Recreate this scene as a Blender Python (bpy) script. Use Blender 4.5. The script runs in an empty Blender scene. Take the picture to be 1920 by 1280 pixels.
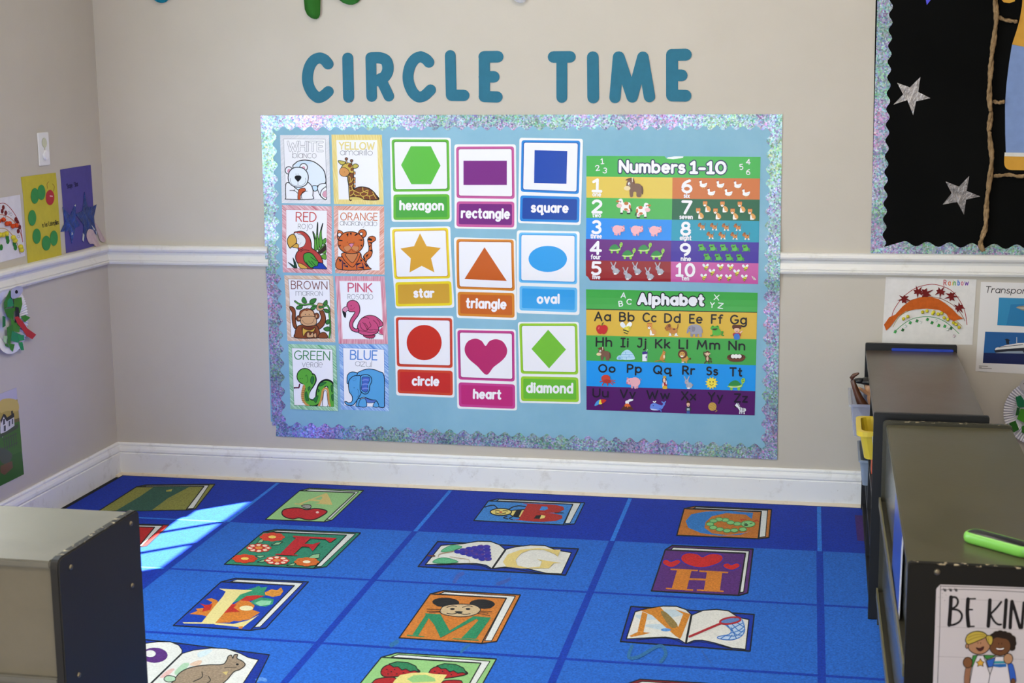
import bpy, bmesh, math, random
from mathutils import Vector
random.seed(7)
S = bpy.context.scene
COL = S.collection
R = math.radians

# ---------------------------------------------------------------- camera (solved from the room's own straight edges)
CAM = Vector((2.70799, -5.40491, 1.53553))
FPX = 2870.83
YAW, PIT, ROL = -0.20528, 0.17242, -0.01173
_f = Vector((math.sin(YAW)*math.cos(PIT), math.cos(YAW)*math.cos(PIT), -math.sin(PIT)))
_r0 = Vector((math.cos(YAW), -math.sin(YAW), 0)); _u0 = _r0.cross(_f)
_r = math.cos(ROL)*_r0 + math.sin(ROL)*_u0
_u = -math.sin(ROL)*_r0 + math.cos(ROL)*_u0

class Plane:
    """A flat surface of the room: survey points read off the photo become metres on it."""
    def __init__(s, ax, val, sg, off=0.0):
        s.ax, s.val, s.off = ax, val, off
        s.n = Vector((0, 0, 0)); s.n[ax] = sg
    def __call__(s, px, py, h=0.0):
        d = _f + (px-960)/FPX*_r + (640-py)/FPX*_u
        t = (s.val - CAM[s.ax]) / d[s.ax]
        return CAM + d*t + s.n*(h+s.off)
WALL = Plane(1, 0.0, -1)
LEFT = Plane(0, 0.0, 1)
FLOOR = Plane(2, 0.012, 1)

# ---------------------------------------------------------------- materials
def lin(h):
    o = []
    for i in (0, 2, 4):
        c = int(h[i:i+2], 16)/255
        o.append(c/12.92 if c <= .04045 else ((c+.055)/1.055)**2.4)
    return (o[0], o[1], o[2], 1)
MATS = {}
class NT:
    def __init__(s, name):
        s.m = bpy.data.materials.new(name); s.m.use_nodes = True
        s.t = s.m.node_tree; s.b = s.t.nodes['Principled BSDF']
    def n(s, ty, **k):
        x = s.t.nodes.new(ty)
        for a, v in k.items():
            if a in x.inputs.keys(): x.inputs[a].default_value = v
            else: setattr(x, a, v)
        return x
    def l(s, a, b): s.t.links.new(a, b)
    def coord(s, scale=(1, 1, 1), rot=(0, 0, 0), kind='Object'):
        c = s.n('ShaderNodeTexCoord'); mp = s.n('ShaderNodeMapping')
        mp.inputs['Scale'].default_value = scale; mp.inputs['Rotation'].default_value = rot
        s.l(c.outputs[kind], mp.inputs['Vector']); return mp.outputs['Vector']
    def noise(s, v, scale, detail=3, rough=.5):
        x = s.n('ShaderNodeTexNoise'); x.inputs['Scale'].default_value = scale
        x.inputs['Detail'].default_value = detail; x.inputs['Roughness'].default_value = rough
        s.l(v, x.inputs['Vector']); return x.outputs['Fac']
    def ramp(s, fac, stops):
        x = s.n('ShaderNodeValToRGB'); e = x.color_ramp.elements
        while len(e) < len(stops): e.new(.5)
        for k, (p, c) in zip(e, stops): k.position = p; k.color = c
        s.l(fac, x.inputs['Fac']); return x.outputs['Color']
    def mix(s, fac, a, b):
        x = s.n('ShaderNodeMix', data_type='RGBA')
        if isinstance(fac, float): x.inputs[0].default_value = fac
        else: s.l(fac, x.inputs[0])
        for i, q in ((6, a), (7, b)):
            if isinstance(q, tuple): x.inputs[i].default_value = q
            else: s.l(q, x.inputs[i])
        return x.outputs[2]
    def bump(s, h, strength, dist):
        x = s.n('ShaderNodeBump'); x.inputs['Strength'].default_value = strength
        x.inputs['Distance'].default_value = dist
        s.l(h, x.inputs['Height']); s.l(x.outputs['Normal'], s.b.inputs['Normal'])
    def done(s, base=None, rough=.5, metal=0., spec=.5):
        if base is not None:
            if isinstance(base, tuple): s.b.inputs['Base Color'].default_value = base
            else: s.l(base, s.b.inputs['Base Color'])
        if isinstance(rough, float): s.b.inputs['Roughness'].default_value = rough
        else: s.l(rough, s.b.inputs['Roughness'])
        s.b.inputs['Metallic'].default_value = metal
        s.b.inputs['Specular IOR Level'].default_value = spec
        return s.m
def sc(c, k): return (min(c[0]*k, 1), min(c[1]*k, 1), min(c[2]*k, 1), 1)

def ink(h, kind='paper'):
    key = (h, kind)
    if key in MATS: return MATS[key]
    if ':' in h:                                   # crayon-hatched print: base:light:angle
        a, b, ang = h.split(':')
        t = NT('hatched_print_'+a)
        mp = t.n('ShaderNodeMapping'); mp.inputs['Scale'].default_value = (9, 1, 300)
        t.l(t.coord(rot=(0, R(float(ang)), 0)), mp.inputs['Vector'])
        f = t.noise(mp.outputs[0], 1.0, 2, .6)
        m = t.done(t.ramp(f, [(.36, lin(a)), (.62, lin(b))]), .5)
    elif kind == 'rug':
        t = NT('rug_pile_'+h); c = lin(h)
        v = t.coord()
        f = t.noise(v, 170, 3, .7); g = t.noise(v, 5, 4, .6)
        lo_, hi_ = (.8, 1.1) if max(c[:3]) > .5 and min(c[:3]) > .15 else (.56, 1.34)
        b1 = t.ramp(f, [(.28, sc(c, lo_)), (.72, sc(c, hi_))])
        k = t.mix(t.ramp(g, [(.35, (0, 0, 0, 1)), (.75, (.22, .22, .22, 1))]), b1, sc(c, .78))
        t.bump(f, .5, .004)
        m = t.done(k, .85, 0., .1)
        t.b.inputs['Sheen Weight'].default_value = .05
    elif kind == 'gloss':
        t = NT('laminated_print_'+h); m = t.done(lin(h), .28, 0., .3)
    elif kind == 'foam':
        t = NT('card_stock_'+h); c = lin(h); v = t.coord()
        f = t.noise(v, 30, 4, .6)
        m = t.done(t.ramp(f, [(.3, sc(c, .94)), (.7, sc(c, 1.05))]), .75, 0., .25)
    elif kind == 'tissue':
        t = NT('tissue_'+h); c = lin(h); v = t.coord()
        f = t.noise(v, 60, 4, .6); t.bump(f, .6, .004)
        m = t.done(t.ramp(f, [(.3, sc(c, .85)), (.7, sc(c, 1.08))]), .8, 0., .2)
    elif kind == 'foil':
        t = NT('foil_'+h); c = lin(h); v = t.coord()
        f = t.noise(v, 45, 4, .6); t.bump(f, .9, .01)
        m = t.done(t.ramp(f, [(.3, sc(c, .5)), (.7, sc(c, 1.3))]), .3, .55, .6)
    elif kind == 'plastic':
        t = NT('plastic_'+h); m = t.done(lin(h), .35, 0., .5)
    else:
        t = NT('print_'+h); m = t.done(lin(h), .6, 0., .16)
    MATS[key] = m
    return m

def m_wall():
    t = NT('wall_paint'); v = t.coord()
    f = t.noise(v, 2.2, 4, .6); g = t.noise(v, 160, 2, .5)
    t.bump(g, .12, .002)
    return t.done(t.ramp(f, [(.3, lin('c0b8aa')), (.7, lin('c6beb1'))]), .55, 0., .3)
def m_trim(name, a, b, wear):
    t = NT(name); v = t.coord()
    f = t.noise(v, 9, 6, .75)
    base = t.ramp(f, [(.32, lin(b)), (.45, lin(a))])
    g = t.noise(v, 45, 5, .7)
    k = t.ramp(g, [(.68, (0, 0, 0, 1)), (.76, (wear, wear, wear, 1))])
    return t.done(t.mix(k, base, lin('8a7d6c')), .38, 0., .4)
def m_paint(name, h, rough, mott=.12, wear=None, spec=.5):
    t = NT(name); c = lin(h); v = t.coord()
    f = t.noise(v, 5, 5, .65); g = t.noise(v, 120, 2, .6)
    t.bump(g, .08, .002)
    rr = t.n('ShaderNodeMapRange'); rr.inputs['To Min'].default_value = rough-.06; rr.inputs['To Max'].default_value = rough+.08
    t.l(f, rr.inputs['Value'])
    base = t.ramp(f, [(.3, sc(c, 1-mott)), (.7, sc(c, 1+mott))])
    if wear:                                        # paint chipped off along the top edge (object z above wear)
        sep = t.n('ShaderNodeSeparateXYZ'); t.l(v, sep.inputs[0])
        e = t.n('ShaderNodeMapRange'); e.inputs['From Min'].default_value = wear-.0026; e.inputs['From Max'].default_value = wear-.0012
        t.l(sep.outputs[2], e.inputs['Value'])
        k = t.ramp(t.noise(v, 75, 3, .6), [(.59, (0, 0, 0, 1)), (.63, (1, 1, 1, 1))])
        mu = t.n('ShaderNodeMath', operation='MULTIPLY'); t.l(e.outputs[0], mu.inputs[0]); t.l(k, mu.inputs[1])
        base = t.mix(mu.outputs[0], base, lin('b9a98a'))
    return t.done(base, rr.outputs[0], 0., spec)
def m_holo(dim=1.0):
    t = NT('holographic_foil'); v = t.coord()
    vo = t.n('ShaderNodeTexVoronoi'); vo.inputs['Scale'].default_value = 190
    t.l(v, vo.inputs['Vector'])
    band = t.noise(v, 3.2, 3, .6)
    sep = t.n('ShaderNodeSeparateColor'); t.l(vo.outputs['Color'], sep.inputs[0])
    ma = t.n('ShaderNodeMath', operation='MULTIPLY_ADD'); ma.inputs[1].default_value = .42
    t.l(sep.outputs[0], ma.inputs[0])
    mb = t.n('ShaderNodeMath', operation='MULTIPLY_ADD'); mb.inputs[1].default_value = 1.5; mb.inputs[2].default_value = -.38
    t.l(band, mb.inputs[0]); t.l(mb.outputs[0], ma.inputs[2])
    fr = t.n('ShaderNodeMath', operation='FRACT'); t.l(ma.outputs[0], fr.inputs[0])
    hs = t.n('ShaderNodeCombineColor', mode='HSV')
    t.l(fr.outputs[0], hs.inputs[0])
    ms = t.n('ShaderNodeMapRange'); ms.inputs['To Min'].default_value = .16; ms.inputs['To Max'].default_value = .62
    t.l(sep.outputs[1], ms.inputs['Value']); t.l(ms.outputs[0], hs.inputs[1])
    mv = t.n('ShaderNodeMapRange'); mv.inputs['To Min'].default_value = .34*dim; mv.inputs['To Max'].default_value = .98*dim
    t.l(sep.outputs[2], mv.inputs['Value'])
    sh = t.n('ShaderNodeMapRange'); sh.inputs['From Min'].default_value = .3; sh.inputs['From Max'].default_value = .7
    sh.inputs['To Min'].default_value = .5; sh.inputs['To Max'].default_value = 1.0
    t.l(t.noise(v, 6, 3, .6), sh.inputs['Value'])
    mm = t.n('ShaderNodeMath', operation='MULTIPLY'); t.l(mv.outputs[0], mm.inputs[0]); t.l(sh.outputs[0], mm.inputs[1])
    t.l(mm.outputs[0], hs.inputs[2])
    b2 = t.noise(v, 14, 2, .5)
    nb = t.n('ShaderNodeMath', operation='ADD'); t.l(sep.outputs[2], nb.inputs[0]); t.l(b2, nb.inputs[1])
    t.bump(nb.outputs[0], .35, .003)
    return t.done(hs.outputs[0], .34, .45, .6)
def m_board():
    t = NT('light_blue_paper'); v = t.coord()
    f = t.noise(v, 3.5, 5, .6); g = t.noise(v, 2, 2, .5)
    t.bump(g, .25, .02)
    return t.done(t.ramp(f, [(.3, lin('7dafc6')), (.7, lin('8dbbcf'))]), .5, 0., .4)
def m_black():
    t = NT('black_felt_paper'); v = t.coord(); f = t.noise(v, 4, 3, .5)
    return t.done(t.ramp(f, [(.3, (.0016, .0016, .0014, 1)), (.7, (.003, .003, .0026, 1))]), .9, 0., .1)
def m_kraft():
    t = NT('twisted_kraft_paper'); v = t.coord((1, 1, 1))
    f = t.noise(v, 40, 5, .7); t.bump(f, .7, .006)
    return t.done(t.ramp(f, [(.3, lin('6f573a')), (.7, lin('a88a63'))]), .8, 0., .2)
def m_clear(name, h, alpha):
    t = NT(name)
    tr = t.n('ShaderNodeBsdfTransparent'); mx = t.n('ShaderNodeMixShader'); mx.inputs[0].default_value = alpha
    t.done(lin(h), .2, 0., .5)
    out = t.t.nodes['Material Output']
    t.l(tr.outputs[0], mx.inputs[1]); t.l(t.b.outputs[0], mx.inputs[2]); t.l(mx.outputs[0], out.inputs['Surface'])
    return t.m
def m_floor():
    t = NT('floor_vinyl'); v = t.coord(); f = t.noise(v, 6, 5, .6)
    return t.done(t.ramp(f, [(.3, lin('5d4a36')), (.7, lin('7a644b'))]), .4)
M_WALL = m_wall()
M_TRIM = m_trim('white_trim_paint', 'e2dfda', 'd6d1c8', .25)
M_BASE = m_trim('white_baseboard_paint', 'ebeae8', 'd8d5d0', .6)
M_SHOE = m_trim('scuffed_shoe_moulding', 'd8cab6', 'c0ae94', .9)
M_CEIL = m_paint('ceiling_paint', 'd8d6d0', .8, .02)
M_FLOOR = m_floor()
M_HOLO = m_holo(.88); M_HOLO2 = m_holo(.8)
M_BOARD = m_board(); M_BLACK = m_black(); M_KRAFT = m_kraft()
M_OLIVE = m_paint('olive_grey_paint', '3b382b', .32)
M_SLATE = m_paint('slate_black_paint', '1f1f20', .42, spec=.3)
M_SLATETOP = m_paint('grey_laminate_top', '4b3f34', .3)
M_OLIVETOP = m_paint('olive_laminate_top', '524d37', .3)
M_GREY = m_paint('grey_shelf_paint', '6e6a5f', .4)
M_GREYBACK = m_paint('grey_shelf_back', '726a59', .45)
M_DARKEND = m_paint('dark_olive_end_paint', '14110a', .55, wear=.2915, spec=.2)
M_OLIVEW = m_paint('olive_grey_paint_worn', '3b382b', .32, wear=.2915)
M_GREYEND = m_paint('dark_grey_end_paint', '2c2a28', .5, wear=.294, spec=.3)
M_STEEL = m_paint('screw_metal', '7c715c', .35)
M_STEEL.node_tree.nodes['Principled BSDF'].inputs['Metallic'].default_value = .7

# ---------------------------------------------------------------- objects
def link(name, mesh, parent=None, loc=None):
    o = bpy.data.objects.new(name, mesh); COL.objects.link(o)
    if loc is not None: o.location = loc
    if parent is not None:
        o.parent = parent
        o.location = o.location - parent.location
    return o
def tag(o, label, cat, group=None):
    o['label'] = label; o['category'] = cat
    if group: o['group'] = group
    return o
def thing(name, label, cat, loc, group=None):
    o = bpy.data.objects.new(name, None); o.empty_display_size = .05
    COL.objects.link(o); o.location = Vector(loc)
    return tag(o, label, cat, group)
def struct(o): o['kind'] = 'structure'; return o

def from_bm(name, bm, mats, parent=None, origin=None, smooth=False):
    if origin is None:
        lo = Vector((1e9,)*3); hi = -lo
        for v in bm.verts:
            for i in range(3):
                lo[i] = min(lo[i], v.co[i]); hi[i] = max(hi[i], v.co[i])
        origin = (lo+hi)/2
    origin = Vector(origin)
    for v in bm.verts: v.co -= origin
    me = bpy.data.meshes.new(name); bm.to_mesh(me); bm.free()
    for m in (mats if isinstance(mats, list) else [mats]): me.materials.append(m)
    if smooth:
        for p in me.polygons: p.use_smooth = True
    return link(name, me, parent, origin)
def bm_box(bm, x0, x1, y0, y1, z0, z1, bev=0.0, mi=0, seg=2):
    t = bmesh.new(); bmesh.ops.create_cube(t, size=1)
    for v in t.verts:
        v.co = Vector(((x0+x1)/2 + v.co.x*(x1-x0), (y0+y1)/2 + v.co.y*(y1-y0), (z0+z1)/2 + v.co.z*(z1-z0)))
    if bev: bmesh.ops.bevel(t, geom=t.edges[:], offset=bev, segments=seg, affect='EDGES')
    merge(bm, t, mi)
def merge(bm, t, mi=None):
    me = bpy.data.meshes.new('tmp')
    if mi is not None:
        for f in t.faces: f.material_index = mi
    t.to_mesh(me); t.free(); bm.from_mesh(me); bpy.data.meshes.remove(me)
def box(name, m, b, parent=None, bev=.0025):
    bm = bmesh.new(); bm_box(bm, *b, bev=bev)
    return from_bm(name, bm, m, parent)
def rounded(pts, rads, n=5):
    out = []
    L = len(pts)
    for i, p in enumerate(pts):
        r = rads[i] if isinstance(rads, (list, tuple)) else rads
        if not r: out.append(p); continue
        a, b = pts[i-1], pts[(i+1) % L]
        d0 = Vector((a[0]-p[0], a[1]-p[1])).normalized(); d1 = Vector((b[0]-p[0], b[1]-p[1])).normalized()
        P = Vector(p); s, e = P+d0*r, P+d1*r
        for k in range(n+1):
            t = k/n
            q = s*(1-t)**2 + P*2*t*(1-t) + e*t*t
            out.append((q.x, q.y))
    return out
def extrude(name, m, ax, outline, t0, t1, parent=None, bev=.002, seg=2):
    """outline in the two axes other than ax (in order), extruded along ax from t0 to t1"""
    bm = bmesh.new()
    def mk(p, t):
        c = [p[0], p[1]]; c.insert(ax, t); return bm.verts.new(c)
    A = [mk(p, t0) for p in outline]; B = [mk(p, t1) for p in outline]
    fa = bm.faces.new(A); fb = bm.faces.new(list(reversed(B))); n = len(A)
    for i in range(n): bm.faces.new((A[i], B[i], B[(i+1) % n], A[(i+1) % n]))
    bmesh.ops.recalc_face_normals(bm, faces=bm.faces[:])
    if bev:
        ed = [e for e in bm.edges if any(f in (fa, fb) for f in e.link_faces)]
        bmesh.ops.bevel(bm, geom=ed, offset=bev, segments=seg, affect='EDGES')
    return from_bm(name, bm, m, parent)
def bm_tube(bm, pts, rads, n=10, mi=0, cap=True):
    rings = []
    for i, p in enumerate(pts):
        p = Vector(p)
        d = (Vector(pts[min(i+1, len(pts)-1)]) - Vector(pts[max(i-1, 0)])).normalized()
        a = d.cross(Vector((0, 0, 1)))
        if a.length < .05: a = d.cross(Vector((1, 0, 0)))
        a.normalize(); b = d.cross(a)
        r = rads[i] if isinstance(rads, (list, tuple)) else rads
        rings.append([bm.verts.new(p + r*(math.cos(2*math.pi*k/n)*a + math.sin(2*math.pi*k/n)*b)) for k in range(n)])
    for i in range(len(rings)-1):
        for k in range(n):
            f = bm.faces.new((rings[i][k], rings[i][(k+1) % n], rings[i+1][(k+1) % n], rings[i+1][k])); f.material_index = mi; f.smooth = True
    if cap:
        for rg in (rings[0], rings[-1]):
            f = bm.faces.new(rg); f.material_index = mi
def bm_ball(bm, c, rx, ry, rz, mi=0, u=16, v=10):
    t = bmesh.new(); bmesh.ops.create_uvsphere(t, u_segments=u, v_segments=v, radius=1)
    for q in t.verts: q.co = Vector(c) + Vector((q.co.x*rx, q.co.y*ry, q.co.z*rz))
    for f in t.faces: f.smooth = True
    merge(bm, t, mi)

# ---------------------------------------------------------------- printed / cut paper artwork on a plane
def cat(pts, closed, n=5):
    L = len(pts); out = []
    rng = range(L if closed else L-1)
    for i in rng:
        if closed: p0, p1, p2, p3 = pts[i-1], pts[i], pts[(i+1) % L], pts[(i+2) % L]
        else: p0, p1, p2, p3 = pts[max(i-1, 0)], pts[i], pts[i+1], pts[min(i+2, L-1)]
        for k in range(n):
            t = k/n; t2 = t*t; t3 = t2*t
            out.append(tuple(.5*(2*p1[j] + (p2[j]-p0[j])*t + (2*p0[j]-5*p1[j]+4*p2[j]-p3[j])*t2 + (3*p1[j]-p0[j]-3*p2[j]+p3[j])*t3) for j in (0, 1)))
    if not closed: out.append(tuple(pts[-1]))
    return out
def P(s):
    return [tuple(float(c) for c in q.split(',')) for q in s.split()]
def arc(cx, cy, rx, ry, a0, a1, n=None):
    n = n or max(4, int(abs(a1-a0)/22))
    return [(cx+rx*math.cos(R(a0+(a1-a0)*k/n)), cy+ry*math.sin(R(a0+(a1-a0)*k/n))) for k in range(n+1)]

class Art:
    def __init__(s, plane, kind='paper', step=3e-5, h=0.0):
        s.pl, s.kind, s.step, s.h = plane, kind, step, h
        s.V, s.F, s.MI, s.mats = [], [], [], []
        s.crop(0, 0, 1); s.T = None
    def crop(s, x0, y0, k): s.c = (x0, y0, k); return s
    def at(s, cx=None, cy=0, sx=1, sy=None, rot=0):
        """local drawing frame inside the crop (None resets it)"""
        s.T = None if cx is None else (cx, cy, sx, sx if sy is None else sy, math.cos(R(rot)), math.sin(R(rot)))
        return s
    def w(s, p, h):
        x, y = p
        if s.T:
            cx, cy, sx, sy, c, n = s.T
            x, y = x*sx, y*sy
            x, y = cx + x*c - y*n, cy + x*n + y*c
        return s.pl(s.c[0]+x/s.c[2], s.c[1]+y/s.c[2], h)
    def mi(s, col, kind=None):
        m = col if isinstance(col, bpy.types.Material) else ink(col, kind or s.kind)
        if m not in s.mats: s.mats.append(m)
        return s.mats.index(m)
    def up(s, k=1): s.h += s.step*k
    def face(s, pts, mi, h):
        b = len(s.V); s.V += [s.w(p, h) for p in pts]
        s.F.append(list(range(b, len(s.V)))); s.MI.append(mi)
    def poly(s, col, pts, sm=False, kind=None, n=5):
        if isinstance(pts, str): pts = P(pts)
        if sm: pts = cat(pts, True, n)
        s.face(pts, s.mi(col, kind), s.h); s.up()
    def prism(s, col, pts, t, sm=False, kind=None, n=5):
        """a sheet of thickness t; drawing goes on above it"""
        if isinstance(pts, str): pts = P(pts)
        if sm: pts = cat(pts, True, n)
        mi = s.mi(col, kind); h0, h1 = s.h, s.h+t; N = len(pts)
        b = len(s.V); s.V += [s.w(p, h0) for p in pts] + [s.w(p, h1) for p in pts]
        s.F.append(list(range(b+N, b+2*N))); s.MI.append(mi)
        for i in range(N):
            j = (i+1) % N
            s.F.append([b+i, b+j, b+N+j, b+N+i]); s.MI.append(mi)
        s.h = h1; s.up()
    def outline_of(s, pts, w):
        """round-capped ribbon outline around an open path"""
        L = len(pts); A, B = [], []
        nr = []
        for i in range(L-1):
            dx, dy = pts[i+1][0]-pts[i][0], pts[i+1][1]-pts[i][1]; d = math.hypot(dx, dy) or 1e-9
            nr.append((-dy/d, dx/d))
        for i in range(L):
            if i == 0: n = nr[0]; k = 1
            elif i == L-1: n = nr[-1]; k = 1
            else:
                a, b = nr[i-1], nr[i]; x, y = a[0]+b[0], a[1]+b[1]; d = math.hypot(x, y)
                n = (x/d, y/d) if d > 1e-6 else a
                k = min(1.6, 1/max(.2, n[0]*a[0]+n[1]*a[1]))
            A.append((pts[i][0]+n[0]*w/2*k, pts[i][1]+n[1]*w/2*k)); B.append((pts[i][0]-n[0]*w/2*k, pts[i][1]-n[1]*w/2*k))
        return A, B, nr
    def line(s, col, pts, w, closed=False, sm=False, kind=None, cap=True, n=4, t=0):
        if isinstance(pts, str): pts = P(pts)
        if sm: pts = cat(pts, closed, n)
        pts = [p for i, p in enumerate(pts) if i == 0 or math.hypot(p[0]-pts[i-1][0], p[1]-pts[i-1][1]) > 1e-6]
        if len(pts) < 2: return
        mi = s.mi(col, kind)
        if closed: pts = pts + [pts[0]]
        elif math.hypot(pts[0][0]-pts[-1][0], pts[0][1]-pts[-1][1]) < 1e-6*max(1, w): closed = True
        runs = [[pts[0]]]                          # break at sharp turns so ribbons stay simple
        for i in range(1, len(pts)):
            runs[-1].append(pts[i])
            if 0 < i < len(pts)-1:
                a = Vector((pts[i][0]-pts[i-1][0], pts[i][1]-pts[i-1][1])); b = Vector((pts[i+1][0]-pts[i][0], pts[i+1][1]-pts[i][1]))
                if a.length > 1e-9 and b.length > 1e-9 and a.angle(b) > 1.15: runs.append([pts[i]])
        if closed and len(runs) == 1: cap = False
        h = s.h
        for r in runs:
            if len(r) < 2: continue
            A, B, nr = s.outline_of(r, w)
            if t:
                q = A[:]
                e = r[-1]; a0 = math.degrees(math.atan2(nr[-1][1], nr[-1][0]))
                q += arc(e[0], e[1], w/2, w/2, a0, a0-180, 8)[1:-1]
                q += B[::-1]
                e = r[0]; a0 = math.degrees(math.atan2(-nr[0][1], -nr[0][0]))
                q += arc(e[0], e[1], w/2, w/2, a0, a0-180, 8)[1:-1]
                h0 = s.h; s.prism(col, q, t, kind=kind); s.h = h0; t += 3e-5
                continue
            for i in range(len(r)-1): s.face([A[i], A[i+1], B[i+1], B[i]], mi, h)
            if cap:
                for e, nn, sg in ((r[0], nr[0], 1), (r[-1], nr[-1], -1)):
                    a0 = math.degrees(math.atan2(nn[1]*sg, nn[0]*sg))
                    s.face(arc(e[0], e[1], w/2, w/2, a0, a0+180, 5), mi, h-3.5e-6)
            h += 7e-6
        s.h = max(s.h, h)
        if t: s.h += t
        s.up(.4)
    def blob(s, fill, pts, w=0, lc='16181c', sm=True, n=5):
        if isinstance(pts, str): pts = P(pts)
        if sm: pts = cat(pts, True, n)
        if fill: s.poly(fill, pts)
        if w: s.line(lc, pts, w, closed=True)
    def ell(s, fill, cx, cy, rx, ry=None, rot=0, w=0, lc='16181c', n=20):
        ry = rx if ry is None else ry
        c, d = math.cos(R(rot)), math.sin(R(rot))
        pts = [(cx+x*c-y*d, cy+x*d+y*c) for x, y in ((rx*math.cos(2*math.pi*k/n), ry*math.sin(2*math.pi*k/n)) for k in range(n))]
        if fill: s.poly(fill, pts)
        if w: s.line(lc, pts, w, closed=True)
    def rrect(s, fill, q, r, n=4):
        if isinstance(q, str): q = P(q)
        s.poly(fill, rounded(q, r, n))
    def text(s, col, txt, p0, p1, cap, w, gap=.2, space=.4, kind=None, lean=0, font=None):
        """strokes between baseline ends p0 and p1; cap = capital height, w = stroke width (crop units)"""
        g = []; x = 0; F = font or GLYPH
        for ch in txt:
            if ch == ' ': x += space; continue
            W, st = F.get(ch) or GLYPH[ch]
            for k in st: g.append([(x+q[0], q[1]) for q in k])
            x += W+gap
        tot = x-gap
        ux, uy = p1[0]-p0[0], p1[1]-p0[1]; L = math.hypot(ux, uy); ux, uy = ux/L, uy/L
        k = (L)/tot
        for st in g:
            pts = [(p0[0]+ux*(a*k+lean*b*cap)+uy*b*cap, p0[1]+uy*(a*k+lean*b*cap)-ux*b*cap) for a, b in st]
            if len(pts) == 1 or all(math.hypot(q[0]-pts[0][0], q[1]-pts[0][1]) < 1e-6 for q in pts):
                s.ell(col, pts[0][0], pts[0][1], w*.62, n=10)
            else: s.line(col, pts, w, kind=kind)
    def build(s, name, parent=None, origin=None, bump=False):
        me = bpy.data.meshes.new(name)
        me.from_pydata([tuple(v) for v in s.V], [], s.F)
        for m in s.mats: me.materials.append(m)
        me.polygons.foreach_set('material_index', s.MI)
        bm = bmesh.new(); bm.from_mesh(me)
        if bump: drape(bm)
        lo = Vector((1e9,)*3); hi = -lo
        for v in bm.verts:
            for i in range(3):
                lo[i] = min(lo[i], v.co[i]); hi[i] = max(hi[i], v.co[i])
        o = Vector(origin) if origin else (lo+hi)/2
        for v in bm.verts: v.co -= o
        bm.to_mesh(me); bm.free()
        return link(name, me, parent, o)

RAIL_T, RAIL_B, RAIL_D = .914, .839, .007
_k = [(RAIL_B-.12*k/5, RAIL_D*.5*(1+math.cos(math.pi*k/5))) for k in range(5, -1, -1)] + [(RAIL_T+.12*k/5, RAIL_D*.5*(1+math.cos(math.pi*k/5))) for k in range(6)]
def drape_h(z):
    """the big paper swells a little where the chair rail breaks off behind it"""
    if z <= _k[0][0] or z >= _k[-1][0]: return 0
    for (a, p), (b, q) in zip(_k, _k[1:]):
        if a <= z <= b: return p + (q-p)*(z-a)/(b-a)
def drape(bm):
    zs = [z for z, h in _k]
    lo = min(v.co.z for v in bm.verts); hi = max(v.co.z for v in bm.verts)
    if lo > zs[-1] or hi < zs[0]: return
    for z in zs:
        if lo < z < hi:
            bmesh.ops.bisect_plane(bm, geom=bm.verts[:]+bm.edges[:]+bm.faces[:], dist=1e-6, plane_co=(0, 0, z), plane_no=(0, 0, 1))
    for v in bm.verts: v.co.y -= drape_h(v.co.z)

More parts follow.
